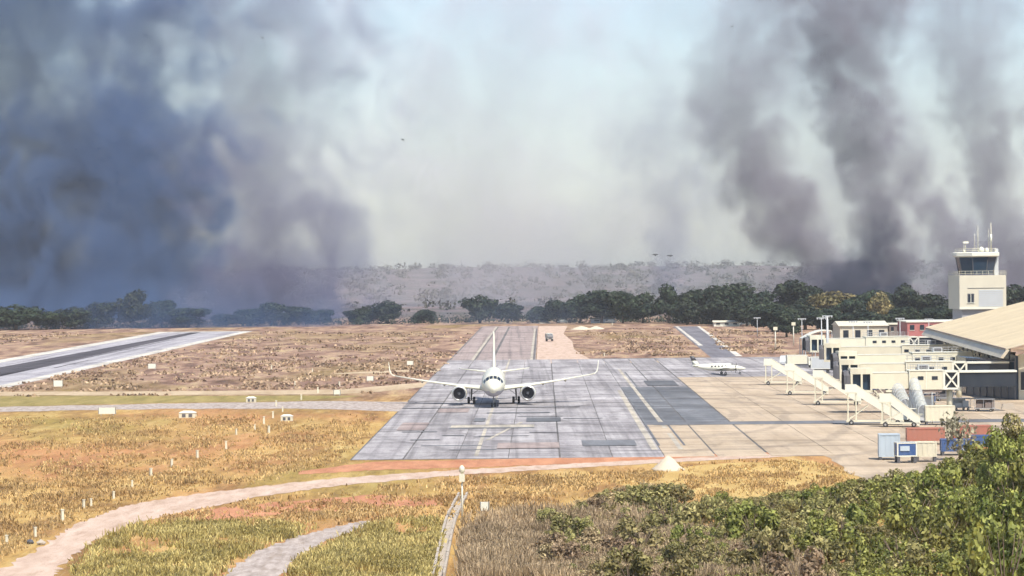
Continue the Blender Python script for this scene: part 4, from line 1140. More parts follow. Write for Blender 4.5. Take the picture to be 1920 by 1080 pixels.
# ------------------------------------------------------------------ control tower
def build_tower():
    D = 660; s = D / F_PX
    c = P(1832, 540, D); zb = P(1832, 579, D).z; zt = P(1832, 516, D).z; zc = P(1832, 482, D).z
    t = thing('control_tower', 'white airport control tower with dark glass cab and roof antennas', 'tower', (c.x, D, 0), R(5))
    W = 95 * s * 0.93
    m = MB(); m.box((0, 0, zb / 2), (W * 0.86, W * 0.86, zb)); obj('shaft', m, M_GREY, t)
    m = MB(); m.box((0, 0, (zb + zt) / 2), (W, W, zt - zb)); bd = obj('office_block', m, M_WALL, t)
    m = MB(); m.box((W * 0.06, -W / 2 - 0.03, zb + (zt - zb) * 0.62), (W * 0.78, 0.06, 0.12)); obj('dark_ledge', m, M_DGREY, bd)  # thin dark grey strip across the front face
    m = MB(); m.box((0, -W / 2 - 0.05, zb + 0.25), (W + 0.1, 0.1, 0.5)); obj('base_band', m, M_CREAM, bd)
    for i in range(9):
        m = MB(); m.box((W * 0.17, -W / 2 - 0.025, zb + 0.75 + i * 0.42), (W * 0.52, 0.05, 0.36)); obj('cladding_panel', m, M_LGREY, bd)
    wx = -W * 0.26; wz = zb + (zt - zb) * 0.33
    m = MB(); m.box((wx, -W / 2 - 0.03, wz), (1.5, 0.06, 2.0)); wn = obj('window', m, M_DGREY, bd)
    for q in (-1, 1):
        m = MB(); m.box((wx + q * 0.32, -W / 2 - 0.07, wz), (0.5, 0.03, 1.7)); obj('pane', m, M_GLASS, wn)
    m = MB(); m.box((wx, -W / 2 - 0.08, wz), (0.12, 0.05, 1.9)); m.box((wx, -W / 2 - 0.08, wz - 1.05), (1.7, 0.16, 0.12)); obj('frame', m, M_CREAM, wn)
    # parapet with rail
    m = MB()
    for a, b in (((-1, -1), (1, -1)), ((1, -1), (1, 1)), ((1, 1), (-1, 1)), ((-1, 1), (-1, -1))):
        for z in (0.45, 0.95): m.bar((a[0] * W / 2, a[1] * W / 2, zt + z), (b[0] * W / 2, b[1] * W / 2, zt + z), 0.06)
        for k in range(8):
            q = k / 8; m.bar((W / 2 * (a[0] + (b[0] - a[0]) * q), W / 2 * (a[1] + (b[1] - a[1]) * q), zt), (W / 2 * (a[0] + (b[0] - a[0]) * q), W / 2 * (a[1] + (b[1] - a[1]) * q), zt + 0.95), 0.06)
    obj('guard_rail', m, M_IVORY, t)
    # glass cab: eight outward leaning panes
    r0, r1 = W * 0.36, W * 0.43; cx = -0.25
    for k in range(8):
        a0 = R(22.5 + 45 * k); a1 = R(67.5 + 45 * k)
        p = [Vector((cx + r * math.cos(a), r * math.sin(a), z)) for r, z, a in ((r0, zt + 0.2, a0), (r0, zt + 0.2, a1), (r1, zc, a1), (r1, zc, a0))]
        m = MB(); nrm = (p[1] - p[0]).cross(p[2] - p[0]).normalized() * 0.08
        m.add(p + [q - nrm for q in p], [(0, 1, 2, 3), (7, 6, 5, 4), (0, 4, 5, 1), (1, 5, 6, 2), (2, 6, 7, 3), (3, 7, 4, 0)])
        obj('pane', m, M_BLUEGL, t)
        m = MB(); m.bar(p[0] * 1.0, p[3] * 1.0, 0.16); obj('mullion', m, M_DGREY, t)
    ro = MB(); ro.loft([[Vector((cx + r * math.cos(R(22.5 + 45 * k)), r * math.sin(R(22.5 + 45 * k)), z)) for k in range(8)] for r, z in ((r1 * 1.02, zc), (r1 * 1.16, zc + 0.25), (r1 * 1.16, zc + 0.95), (r1 * 1.08, zc + 1.1))], True, False)
    rf = obj('cab_roof', ro, M_CREAM, t)
    zr = zc + 1.1
    m = MB()
    for k in range(8):
        a0 = R(22.5 + 45 * k); a1 = R(67.5 + 45 * k); r = r1
        for z in (0.4, 0.8): m.bar((cx + r * math.cos(a0), r * math.sin(a0), zr + z), (cx + r * math.cos(a1), r * math.sin(a1), zr + z), 0.07)
        m.bar((cx + r * math.cos(a0), r * math.sin(a0), zr), (cx + r * math.cos(a0), r * math.sin(a0), zr + 0.8), 0.07)
    obj('roof_rail', m, M_IVORY, rf)
    for (x, y, h, w) in ((-3.4, -2, 1.7, 0.09), (-2.3, 1, 2.6, 0.08), (0.3, 0, 6.0, 0.10), (-0.1, 1.5, 4.2, 0.06), (3.4, 0.5, 6.6, 0.16), (3.0, 1.0, 5.2, 0.08)):
        m = MB(); m.tube([(x, y, zr), (x, y, zr + h * 0.6), (x, y, zr + h)], [w, w * 0.8, w * 0.35], 6)
        a = obj('antenna', m, M_IVORY, rf)
    m = MB(); m.tube([(3.4, 0.5, zr + 2.0), (3.4, 0.5, zr + 4.0)], [0.26, 0.24], 6); obj('antenna_drum', m, M_CREAM, rf)
    m = MB(); m.box((-2.3, 0.9, zr + 2.2), (1.2, 0.5, 0.45)); obj('radar_bar', m, M_CREAM, rf)
    for (x, y, q) in ((0.7, -1.6, 0.62), (2.0, -1.2, 0.5), (-3.4, -2.0, 0.3)):
        m = MB(); m.tube([(x, y, zr), (x, y, zr + q * 0.8), (x, y, zr + q * 1.5), (x, y, zr + q * 1.95)], [q * 0.7, q, q * 0.75, q * 0.15], 10); obj('dome', m, M_CREAM, rf)
    # ladder shaft on the right of the cab
    m = MB(); m.box((W * 0.40, -W * 0.05, (zt + zr) / 2 + 0.4), (0.9, 0.9, zr - zt + 0.8)); obj('cable_duct', m, M_LGREY, t)
build_tower()

# ------------------------------------------------------------------ terminal
def build_terminal():
    A = P(1735, 628, 618); B = P(1885, 671, 488)
    t = thing('terminal_building', 'large terminal building with sloping cream sheet roof and dark glass side', 'building', (A.x, A.y, 0))
    o = A * 1.0; o.z = 0
    rise, run = 11.5, 46.0
    def roofp(k, q, dz=0.0):
        e = A.lerp(B, k); return Vector((e.x + run * q, e.y, e.z + 1.5 + rise * q + dz)) - o
    N = 30
    for i in range(N):
        k0, k1 = i / N, (i + 1) / N - 0.003
        m = MB(); p = [roofp(k0, 0), roofp(k1, 0), roofp(k1, 1), roofp(k0, 1)]
        m.add(p + [v - Vector((0, 0, 0.18)) for v in p], [(0, 1, 2, 3), (7, 6, 5, 4), (0, 4, 5, 1), (1, 5, 6, 2), (2, 6, 7, 3), (3, 7, 4, 0)])
        pn = obj('roof_panel', m, M_ROOF, t)
        m = MB()
        for q in (0.0, 0.33, 0.66):
            kk = k0 + (k1 - k0) * q
            m.bar(roofp(kk, 0, 0.06), roofp(kk, 1, 0.06), 0.12, 0.14)
        obj('standing_seam', m, M_ROOF, pn)
    # other half of the roof, beyond the ridge
    m = MB(); p = [roofp(0, 1), roofp(1, 1), roofp(1, 1) + Vector((run, 0, -rise)), roofp(0, 1) + Vector((run, 0, -rise))]
    m.add(p + [v - Vector((0, 0, 0.18)) for v in p], [(0, 1, 2, 3), (7, 6, 5, 4), (0, 4, 5, 1), (1, 5, 6, 2), (2, 6, 7, 3), (3, 7, 4, 0)])
    obj('rear_roof', m, M_ROOF, t)
    # fascia and gutter along the eave
    a, b = A - o, B - o
    m = MB(); f = [a + Vector((-0.9, -0.3, 0)), b + Vector((-0.9, -0.3, 0)), b + Vector((0.2, -0.3, 1.45)), a + Vector((0.2, -0.3, 1.45))]
    m.add(f + [v + Vector((0.5, 0, -0.12)) for v in f], [(0, 1, 2, 3), (7, 6, 5, 4), (0, 4, 5, 1), (1, 5, 6, 2), (2, 6, 7, 3), (3, 7, 4, 0)])
    obj('fascia', m, M_ROOF, t)
    m = MB(); m.bar(a + Vector((-0.02, -0.3, 1.5)), b + Vector((-0.02, -0.3, 1.5)), 0.25, 0.16); obj('gutter', m, M_BROWN, t)
    # walls
    n = G(1905, 750) - o; fw = Vector((n.x + 7.5, n.y + 118, 0)); zt = 7.4
    m = MB()
    m.add([n, fw, fw + Vector((0, 0, zt)), n + Vector((0, 0, zt)), n + Vector((0.4, 0, 0)), fw + Vector((0.4, 0, 0)), fw + Vector((0.4, 0, zt)), n + Vector((0.4, 0, zt))],
          [(3, 2, 1, 0), (4, 5, 6, 7), (0, 1, 5, 4), (1, 2, 6, 5), (2, 3, 7, 6), (3, 0, 4, 7)])
    w = obj('glass_wall', m, M_BLUEGL, t)
    for i in range(13):
        p = n.lerp(fw, i / 12) - Vector((0.06, 0, 0))
        m = MB(); m.bar(p, p + Vector((0, 0, zt)), 0.16); obj('mullion', m, M_DGREY, w)
    for z in (2.4, 4.9):
        m = MB(); m.bar(n + Vector((-0.1, 0, z)), fw + Vector((-0.1, 0, z)), 0.2); obj('transom', m, M_DGREY, w)
    # lower glazed hall in front of the side wall
    q0, q1 = G(1812, 742) - o, G(1903, 750) - o
    m = MB(); m.add([q0, q1, q1 + Vector((0, 12, 0)), q0 + Vector((0, 12, 0))] + [v + Vector((0, 0, 6.6)) for v in (q0, q1, q1 + Vector((0, 12, 0)), q0 + Vector((0, 12, 0)))],
          [(3, 2, 1, 0), (4, 5, 6, 7), (0, 1, 5, 4), (1, 2, 6, 5), (2, 3, 7, 6), (3, 0, 4, 7)])
    gh = obj('glazed_hall', m, M_BLUEGL, t)
    for i in range(8):
        v = q0.lerp(q1, i / 7) + Vector((0, -0.06, 0)); m = MB(); m.bar(v, v + Vector((0, 0, 6.5)), 0.14); obj('mullion', m, M_DGREY, gh)
    for z in (3.1, 6.45):
        m = MB(); m.bar(q0 + Vector((0, -0.1, z)), q1 + Vector((0, -0.1, z)), 0.18); obj('transom', m, M_DGREY, gh)
    # zig-zag truss under the eave
    m = MB(); tr = [n.lerp(fw, 0.1 + i / 29) + Vector((-2.6, 0, zt - 0.2 if i % 2 else zt - 2.6)) for i in range(27)]
    for p, q in zip(tr[:-1], tr[1:]): m.bar(p, q, 0.22)
    m.bar(tr[0] + Vector((0, 0, 0)), tr[-2] + Vector((0, 0, 0)), 0.2)
    obj('roof_truss', m, M_IVORY, t)
    # gable end wall facing the camera
    m = MB(); g0 = n + Vector((0.45, -0.2, 0)); g1 = g0 + Vector((70, 0, 0)); 
    m.add([g0, g1, g1 + Vector((0, 0, 16)), g0 + Vector((38, 0, 16)), g0 + Vector((0, 0, 7.6))], [(0, 1, 2, 3, 4)])
    m.add([Vector(v) + Vector((0, 0.4, 0)) for v in m.v[:5]], [(4, 3, 2, 1, 0)])
    obj('end_wall', m, M_WALL, t)
    for i in range(4):
        m = MB(); m.box(g0 + Vector((0.9 + i * 2.2, -0.1, 3.2)), (1.1, 0.2, 3.0)); wn = obj('window', m, M_GLASS, t)
        m = MB(); m.box(g0 + Vector((0.9 + i * 2.2, -0.15, 1.62)), (1.3, 0.3, 0.14)); obj('sill', m, M_CREAM, wn)
M_ROOF = paint('cream_sheet_roof', (0.58, 0.50, 0.36), 0.5, 0.55, 0.35, rand=0.05)
build_terminal()

# ------------------------------------------------------------------ boarding bridges
def jet_bridge(px, D, L, label, rz=0.0, floor=3.6, link_len=9.0, xbrace=True, cab_h=3.4, tint=None):
    p = P(px, 700, D); m1 = tint or M_CREAM2
    t = thing('boarding_bridge', label, 'boarding bridge', (p.x, D, 0), rz, 'passenger boarding bridges')
    h = 2.9
    x0 = 0.0
    if xbrace:
        for y in (-1.4, 1.4):
            m = MB()
            for a, b in (((-2.2, floor + .15), (-.1, floor + h - .15)), ((-2.2, floor + h - .15), (-.1, floor + .15))): m.bar((a[0], y, a[1]), (b[0], y, b[1]), 0.24)
            for z in (floor + .12, floor + h - .12): m.bar((-2.4, y, z), (0, y, z), 0.28)
            for x in (-2.3, -0.1): m.bar((x, y, floor), (x, y, floor + h), 0.28)
            gf = obj('braced_frame', m, M_CREAM, t)
        m = MB(); m.box((-1.2, 0, floor + h / 2), (2.0, 2.4, h - 0.4)); obj('glazing', m, M_GLASS, gf)
        x0 = -2.45
    L1 = (L - 6) * 0.55
    m = MB(); m.box((x0 - L1 / 2, 0, floor + h / 2), (L1, 2.9, h)); ta = obj('tunnel', m, m1, t)
    m = MB(); m.box((x0 - L1 / 2, 0, floor + h + 0.08), (L1 + 0.3, 3.1, 0.14)); obj('roof_sheet', m, M_CREAM, ta)
    n = max(2, int(L1 / 2.5))
    for i in range(n + 1):
        m = MB(); m.box((x0 - L1 * i / n * 0.995 - 0.03, -1.47, floor + h / 2), (0.10, 0.05, h)); obj('rib', m, M_CREAM, ta)
    x1 = x0 - L1; L2 = L - 4.2 - L1 + x0 * 0
    L2 = max(2.0, L - L1 - 4.5)
    m = MB(); m.box((x1 - L2 / 2, 0, floor + h / 2 - 0.05), (L2, 2.5, h - 0.5)); tb = obj('tunnel', m, m1, t)
    m = MB(); m.box((x1 - L2 / 2, 0, floor + h - 0.22), (L2, 2.6, 0.1)); obj('roof_sheet', m, M_CREAM, tb)
    x2 = x1 - L2
    # cab: round shell with an open dark mouth
    m = MB()
    ring = [(0, -1.7), (-1.0, -1.9), (-2.2, -1.8), (-3.4, -1.5), (-3.4, 1.5), (-2.2, 1.8), (-1.0, 1.9), (0, 1.7)]
    m.loft([[Vector((x2 + x, y, z)) for x, y in ring] for z in (floor + 2.5, floor + cab_h - 0.3, floor + cab_h)], True, False)
    m.loft([[Vector((x2 + x, y, z)) for x, y in ring] for z in (floor - 0.35, floor)], True, False)
    for x, y in ((-0.2, -1.65), (-0.2, 1.65), (-3.2, -1.4), (-3.2, 1.4), (-1.7, -1.8)): m.bar((x2 + x, y, floor - 0.1), (x2 + x, y, floor + 2.6), 0.3)
    cb = obj('cab', m, m1, t)
    m = MB(); m.box((x2 - 1.6, 0.2, floor + 1.25), (2.6, 2.5, 2.4)); obj('cab_interior', m, M_BLUEGL, cb)
    m = MB(); m.loft([[Vector((x2 - 3.4 - dx, y * k, floor + z * k)) for y, z in ((-1.5, 0.1), (-1.5, 2.2), (-0.8, 2.9), (0.8, 2.9), (1.5, 2.2), (1.5, 0.1))] for dx, k in ((0, 1), (0.5, 1.06), (1.0, 1.0))], False, False)
    obj('bellows', m, M_DGREY, cb)
    for i in range(max(2, int(L1 / 2.2))):
        m = MB(); m.box((x0 - 1.3 - i * 2.2, -1.475, floor + h * 0.62), (0.9, 0.06, 0.55)); obj('window', m, M_GLASS, ta)
    m = MB(); m.box((x0 - L1 * 0.55, 0.2, floor + h + 0.55), (1.7, 1.3, 0.8)); ac = obj('air_conditioner', m, M_LGREY, t)
    m = MB(); m.box((x0 - L1 * 0.55, -0.47, floor + h + 0.55), (1.3, 0.05, 0.5)); obj('grille', m, M_DGREY, ac)
    m = MB()
    for y in (-1.45, 1.45):
        for k in range(7): m.bar((x0 - L1 * k / 6.2, y, floor + h + 0.1), (x0 - L1 * k / 6.2, y, floor + h + 1.0), 0.05)
        for z in (0.55, 1.0): m.bar((x0, y, floor + h + z), (x0 - L1, y, floor + h + z), 0.05)
    o = obj('roof_railing', m, M_GREY, t); o['kind'] = 'stuff'
    m = MB()
    for y in (-1.2, 1.2): m.bar((x0 - 0.2, y, floor - 0.22), (x2 + 0.2, y, floor - 0.22), 0.22, 0.4)
    for k in range(9): m.bar((x0 - (x0 - x2) * k / 9.0, -1.2, floor - 0.1), (x0 - (x0 - x2) * (k + 1) / 9.0, -1.2, floor - 0.95), 0.1)
    m.bar((x0 - 0.5, -1.2, floor - 0.95), (x2, -1.2, floor - 0.95), 0.14)
    o = obj('under_frame', m, M_BROWN, t); o['kind'] = 'stuff'
    # drive column
    xc = x1 - L2 * 0.55
    m = MB()
    for y in (-1.1, 1.1): m.box((xc, y, floor / 2 + 0.3), (0.36, 0.36, floor - 0.5))
    m.box((xc, 0, 1.0), (0.6, 2.8, 0.35)); m.box((xc, 0, floor - 0.18), (1.0, 3.0, 0.28))
    dc = obj('drive_column', m, M_IVORY, t)
    for y in (-0.7, 0.7): wheel(dc, (xc, y, 0.55), 0.55, 0.35, 'y')
    # rotunda column at the terminal end and the fixed link
    m = MB(); m.tube([(x0 + 1.2, 0, 0), (x0 + 1.2, 0, floor)], [0.45, 0.45], 10); obj('column', m, M_IVORY, t)
    if link_len:
        m = MB(); m.box((link_len / 2 + 0.1, 0.3, floor + h - 0.2), (link_len, 2.6, 0.28)); lk = obj('fixed_link', m, M_CREAM, t)
        m = MB(); m.box((link_len / 2 + 0.1, 0.3, floor + h / 2), (link_len - 0.1, 2.2, h - 0.7)); obj('glazing', m, M_GLASS, lk)
    # service stair beside the cab
    m = MB()
    for k in range(9): m.box((x2 + 0.4 + k * 0.34, -2.2, floor - 0.2 - k * 0.38), (0.34, 0.9, 0.06))
    for y in (-2.62, -1.78):
        m.bar((x2 + 0.2, y, floor), (x2 + 3.5, y, 0.2), 0.1); m.bar((x2 + 0.2, y, floor + 1.0), (x2 + 3.5, y, 1.2), 0.06)
    obj('service_stair', m, M_IVORY, t)
    return t
jet_bridge(1795, 458, 15.5, 'nearest cream boarding bridge with an X-braced end section', R(1))
jet_bridge(1812, 498, 20, 'second cream boarding bridge with open dark cab behind the nearest one', R(-5), link_len=7)
jet_bridge(1842, 548, 26, 'third boarding bridge from the front reaching out below the roof eave', R(5), link_len=6, tint=M_IVORY)
jet_bridge(1838, 596, 30, 'fourth boarding bridge from the front partly hidden behind the others', R(-7), link_len=6)
jet_bridge(1720, 668, 24, 'farthest boarding bridge near the pale hangar', R(9), link_len=8, tint=M_IVORY)

# ------------------------------------------------------------------ mobile boarding stairs, top at the left
def stairs(px, py, L, H, label, rz=0.0):
    p = G(px, py)
    t = thing('boarding_stairs', label, 'boarding stairs', (p.x, p.y, 0.05), rz, 'mobile boarding stairs')
    m = MB(); m.box((-L / 2 + 0.8, 0, H - 0.1), (1.7, 1.9, 0.16)); pf = obj('platform', m, M_IVORY, t)
    for y in (-0.92, 0.92):
        m = MB(); m.box((-L / 2 + 0.8, y, H + 0.55), (1.6, 0.06, 1.1)); obj('side_panel', m, M_CREAM, pf)
    n = 16; xa, xb = -L / 2 + 1.6, L / 2 - 0.4; za, zb = H - 0.1, 0.35
    m = MB()
    for k in range(n):
        q = (k + 0.5) / n; m.box((xa + (xb - xa) * q, 0, za + (zb - za) * q), ((xb - xa) / n * 1.05, 1.5, 0.06))
        m.box((xa + (xb - xa) * (q + 0.5 / n), 0, za + (zb - za) * (q + 0.5 / n) + 0.1), (0.03, 1.5, 0.22))
    o = obj('steps', m, M_GREY, t); o['kind'] = 'stuff'
    for y in (-0.85, 0.85):
        m = MB(); p4 = [Vector((xa, y, za - 0.35)), Vector((xb, y, zb - 0.25)), Vector((xb, y, zb + 0.95)), Vector((xa, y, za + 1.05))]
        m.add(p4 + [v + Vector((0, 0.08, 0)) for v in p4], [(0, 1, 2, 3), (7, 6, 5, 4), (0, 4, 5, 1), (1, 5, 6, 2), (2, 6, 7, 3), (3, 7, 4, 0)])
        sp = obj('side_panel', m, M_CREAM, t)
        m = MB(); m.bar((xa, y + 0.04, za + 1.1), (xb, y + 0.04, zb + 1.0), 0.1); obj('handrail', m, M_IVORY, sp)
    m = MB(); m.box((-0.1, 0, 0.55), (L - 0.4, 1.7, 0.22))
    for x in (-L / 2 + 0.35, -L / 2 + 1.5):
        for y in (-0.8, 0.8): m.bar((x, y, 0.6), (x, y, H - 0.1), 0.16)
    m.bar((-L / 2 + 0.35, -0.8, 0.7), (-L / 2 + 3.2, -0.8, H * 0.6), 0.12); m.bar((-L / 2 + 0.35, 0.8, 0.7), (-L / 2 + 3.2, 0.8, H * 0.6), 0.12)
    ch = obj('chassis', m, M_IVORY, t)
    for x in (-L / 2 + 0.8, L / 2 - 1.2):
        for y in (-0.85, 0.85): wheel(ch, (x, y, 0.36), 0.36, 0.22, 'y')
stairs(1470, 722, 7.6, 3.9, 'leftmost mobile boarding stairs standing apart on the open apron', R(-6))
stairs(1515, 741, 8.0, 4.4, 'second mobile boarding stairs from the left', R(-4))
stairs(1572, 760, 8.2, 4.6, 'third mobile boarding stairs from the left below the open bridge cab', R(-8))
stairs(1642, 797, 8.6, 4.7, 'nearest mobile boarding stairs in front of the nearest bridge', R(-5))
stairs(1690, 801, 6.0, 3.6, 'small boarding stairs just right of the nearest big stairs', R(-10))

# covered ramps with arched clear canopies
def covered_ramp(px, py, W, H, L, label):
    p = G(px, py); t = thing('covered_ramp', label, 'ramp', (p.x, p.y, 0.05), 0, 'covered passenger ramps')
    def arch(y, z0, k=1.0):
        return [Vector((W / 2 * k * math.cos(math.pi * (1 - i / 10)), y, z0 + W / 2 * 1.3 * k * math.sin(math.pi * i / 10) + (1.1 if 0 < i < 10 else 0.0))) for i in range(11)]
    m = MB(); n = 6
    for x in (-W / 2, W / 2): m.bar((x, -L / 2, 0.35), (x, L / 2, H - 2.3), 0.12)
    for j in range(n + 1):
        y = -L / 2 + L * j / n; z = 0.5 + (H - 2.6) * j / n
        a = arch(y, z)
        for q, r in zip(a[:-1], a[1:]): m.bar(q, r, 0.09)
        m.bar(a[0], (a[0].x, y, 0.1), 0.12); m.bar(a[-1], (a[-1].x, y, 0.1), 0.12)
    fr = obj('frame', m, M_LGREY, t); fr['kind'] = 'stuff'
    m = MB(); rows = [arch(-L / 2 + L * j / n, 0.5 + (H - 2.6) * j / n, 0.96) for j in range(n + 1)]
    vs = [v for r in rows for v in r]
    m.add(vs, [(j * 11 + k, j * 11 + k + 1, (j + 1) * 11 + k + 1, (j + 1) * 11 + k) for j in range(n) for k in range(10)], True)
    obj('canopy', m, M_CANOPY, t)
    m = MB(); m.add([(-W / 2, -L / 2, 0.4), (W / 2, -L / 2, 0.4), (W / 2, L / 2, H - 2.2), (-W / 2, L / 2, H - 2.2), (-W / 2, -L / 2, 0.25), (W / 2, -L / 2, 0.25), (W / 2, L / 2, H - 2.35), (-W / 2, L / 2, H - 2.35)],
                    [(0, 1, 2, 3), (7, 6, 5, 4), (0, 4, 5, 1), (1, 5, 6, 2), (2, 6, 7, 3), (3, 7, 4, 0)]); dk = obj('deck', m, M_GREY, t)
    for y in (-L * 0.3, L * 0.3):
        for x in (-W / 2 + 0.1, W / 2 - 0.1): wheel(dk, (x, y, 0.3), 0.3, 0.2, 'x')
def canopy_mat():
    m, t, b, out = new_mat('cloudy_plastic')
    b.inputs['Base Color'].default_value = (0.6, 0.6, 0.52, 1); b.inputs['Roughness'].default_value = 0.3
    tr = t.n('ShaderNodeBsdfTransparent'); mx = t.n('ShaderNodeMixShader'); mx.inputs[0].default_value = 0.6
    t.l(tr.outputs[0], mx.inputs[1]); t.l(b.outputs[0], mx.inputs[2]); t.l(mx.outputs[0], out.inputs['Surface'])
    return m
M_CANOPY = canopy_mat()
covered_ramp(1691, 781, 1.9, 4.6, 8, 'lower covered passenger ramp with arched clear canopy')
covered_ramp(1723, 790, 1.5, 6.2, 9, 'taller covered passenger ramp with narrow arched canopy')

# ------------------------------------------------------------------ vehicles and ground equipment
def box_truck(px, py, label, L, W, H, box_m, cab_m, rz, stripe=None):
    p = G(px, py); t = thing('truck', label, 'truck', (p.x, p.y, 0.05), rz)
    m = MB(); m.box((-L * 0.12, 0, 0.75), (L * 0.95, W * 0.8, 0.25)); obj('chassis', m, M_DGREY, t)
    m = MB(); m.box((L * 0.13, 0, 0.95 + (H - 0.95) / 2), (L * 0.74, W, H - 0.95)); b = obj('cargo_box', m, box_m, t)
    m = MB()
    for z in (0.95, H): m.box((L * 0.13, 0, z), (L * 0.75, W + 0.06, 0.1))
    for x in (-L * 0.235, L * 0.495):
        for y in (-W / 2, W / 2): m.box((x, y, 0.95 + (H - 0.95) / 2), (0.1, 0.1, H - 0.95))
    obj('trim', m, M_CREAM, b)
    if stripe:
        for y in (-1, 1):
            m = MB(); m.box((L * 0.13, y * (W / 2 + 0.01), 1.6), (L * 0.70, 0.03, 0.5)); obj('stripe', m, stripe, b)
    m = MB(); c0 = -L * 0.42
    m.add([(c0 - .8, -W * .46, .6), (c0 + .75, -W * .46, .6), (c0 + .75, W * .46, .6), (c0 - .8, W * .46, .6), (c0 - .8, -W * .46, 1.5), (c0 + .75, -W * .46, 1.5), (c0 + .75, W * .46, 1.5), (c0 - .8, W * .46, 1.5),
           (c0 - .35, -W * .43, 2.3), (c0 + .72, -W * .43, 2.35), (c0 + .72, W * .43, 2.35), (c0 - .35, W * .43, 2.3)],
          [(3, 2, 1, 0), (0, 1, 5, 4), (1, 2, 6, 5), (2, 3, 7, 6), (3, 0, 4, 7), (4, 5, 9, 8), (5, 6, 10, 9), (6, 7, 11, 10), (7, 4, 8, 11), (8, 9, 10, 11)])
    c = obj('cab', m, cab_m, t)
    m = MB(); m.add([(c0 - .77, -W * .4, 1.55), (c0 - .77, W * .4, 1.55), (c0 - .40, W * .38, 2.22), (c0 - .40, -W * .38, 2.22)], [(0, 1, 2, 3)]); obj('windscreen', m, M_GLASS, c)
    for y in (-1, 1):
        m = MB(); m.add([(c0 - .45, y * W * .462, 1.52), (c0 + .5, y * W * .462, 1.52), (c0 + .5, y * W * .442, 2.15), (c0 - .2, y * W * .442, 2.15)], [(0, 1, 2, 3)]); obj('side_window', m, M_GLASS, c)
        m = MB(); m.box((c0 - .82, y * W * .34, 0.95), (.06, .3, .2)); obj('headlight', m, M_CREAM, c)
    for x in (c0, L * 0.32):
        for y in (-W * .42, W * .42): wheel(t, (x, y, 0.45), 0.45, 0.28, 'y')
    return t

def container(px, py, label, L, W, H, m_, rz=0.0, group=None, legs=0.35, window=None, name='container', cat='container'):
    p = G(px, py); t = thing(name, label, cat, (p.x, p.y, 0.05), rz, group)
    m = MB(); m.box((0, 0, legs + H / 2), (L - .12, W - .12, H - .1)); b = obj('body', m, m_, t)
    m = MB()
    for x in (-1, 1):
        for y in (-1, 1): m.box((x * (L / 2 - .06), y * (W / 2 - .06), legs + H / 2), (.14, .14, H))
    for z in (legs + .06, legs + H - .06):
        for y in (-1, 1): m.box((0, y * (W / 2 - .06), z), (L - .28, .13, .13))
        for x in (-1, 1): m.box((x * (L / 2 - .06), 0, z), (.13, W - .28, .13))
    obj('frame', m, M_CREAM if window else m_, t)
    n = max(4, int(L / 0.6)); m = MB()
    for k in range(n):
        x = -L / 2 + L * (k + .5) / n
        m.box((x, -W / 2 + .05, legs + H / 2), (L / n * .5, .05, H - .3))
    o = obj('corrugation', m, m_, t); o['kind'] = 'stuff'
    m = MB()
    for x in (-1, 1):
        for y in (-1, 1): m.box((x * (L / 2 - .2), y * (W / 2 - .2), legs / 2), (.3, .3, legs))
    obj('feet', m, M_DGREY, t)
    if window:
        for k in range(int(L / 1.6)):
            x = -L / 2 + 0.9 + k * 1.6
            m = MB(); m.box((x, -W / 2 - .02, legs + H * .58), (1.1, .06, H * .35)); obj('window', m, window, t)
    return t

container(1667, 862, 'pale blue grey box unit at the left end of the container row', 2.49, 2.24, 2.67, M_LBLUE, R(-4))
container(1735, 834, 'red container behind the blue boxes', 4.82, 2.06, 1.63, M_RED, R(-3), legs=0.5)
container(1822, 829, 'long red container at the right behind the thin pale tree', 4.99, 2.06, 1.63, M_RED, R(-3), legs=0.5)
container(1698, 868, 'blue box trailer beside the pale blue unit', 2.32, 1.89, 1.63, M_BLUE, R(4), legs=0.75, window=M_LBLUE)
container(1792, 854, 'blue container in front of the red ones', 3.61, 1.98, 1.46, M_BLUE, R(-2), legs=0.5)
container(1843, 848, 'second blue container at the right end of the row', 2.75, 1.98, 1.55, M_BLUE, R(-2), legs=0.5)
container(1850, 866, 'orange covered cart half hidden by the thicket', 2.2, 1.8, 1.2, M_ORANGE, R(8), legs=0.4, name='baggage_cart', cat='cart')
container(1736, 866, 'cream box cart between the blue containers', 2.41, 1.72, 1.72, M_CREAM2, R(-3), legs=0.6, name='box_cart', cat='cart')
container(1762, 797, 'cream ground power unit on a low trailer near the bridges', 4.2, 2.2, 2.2, M_CREAM2, R(-3), legs=0.55, name='power_unit', cat='power unit')
box_truck(1716, 773, 'grey service truck under the nearest bridge', 5.4, 2.1, 2.4, M_LGREY, M_DGREY, R(10))
box_truck(1500, 690, 'pale service truck behind the leftmost boarding stairs', 6.0, 2.3, 2.8, M_CREAM2, M_CREAM, R(184))
box_truck(1548, 700, 'white catering truck behind the second boarding stairs', 6.2, 2.4, 3.4, M_LGREY, M_CREAM, R(176))

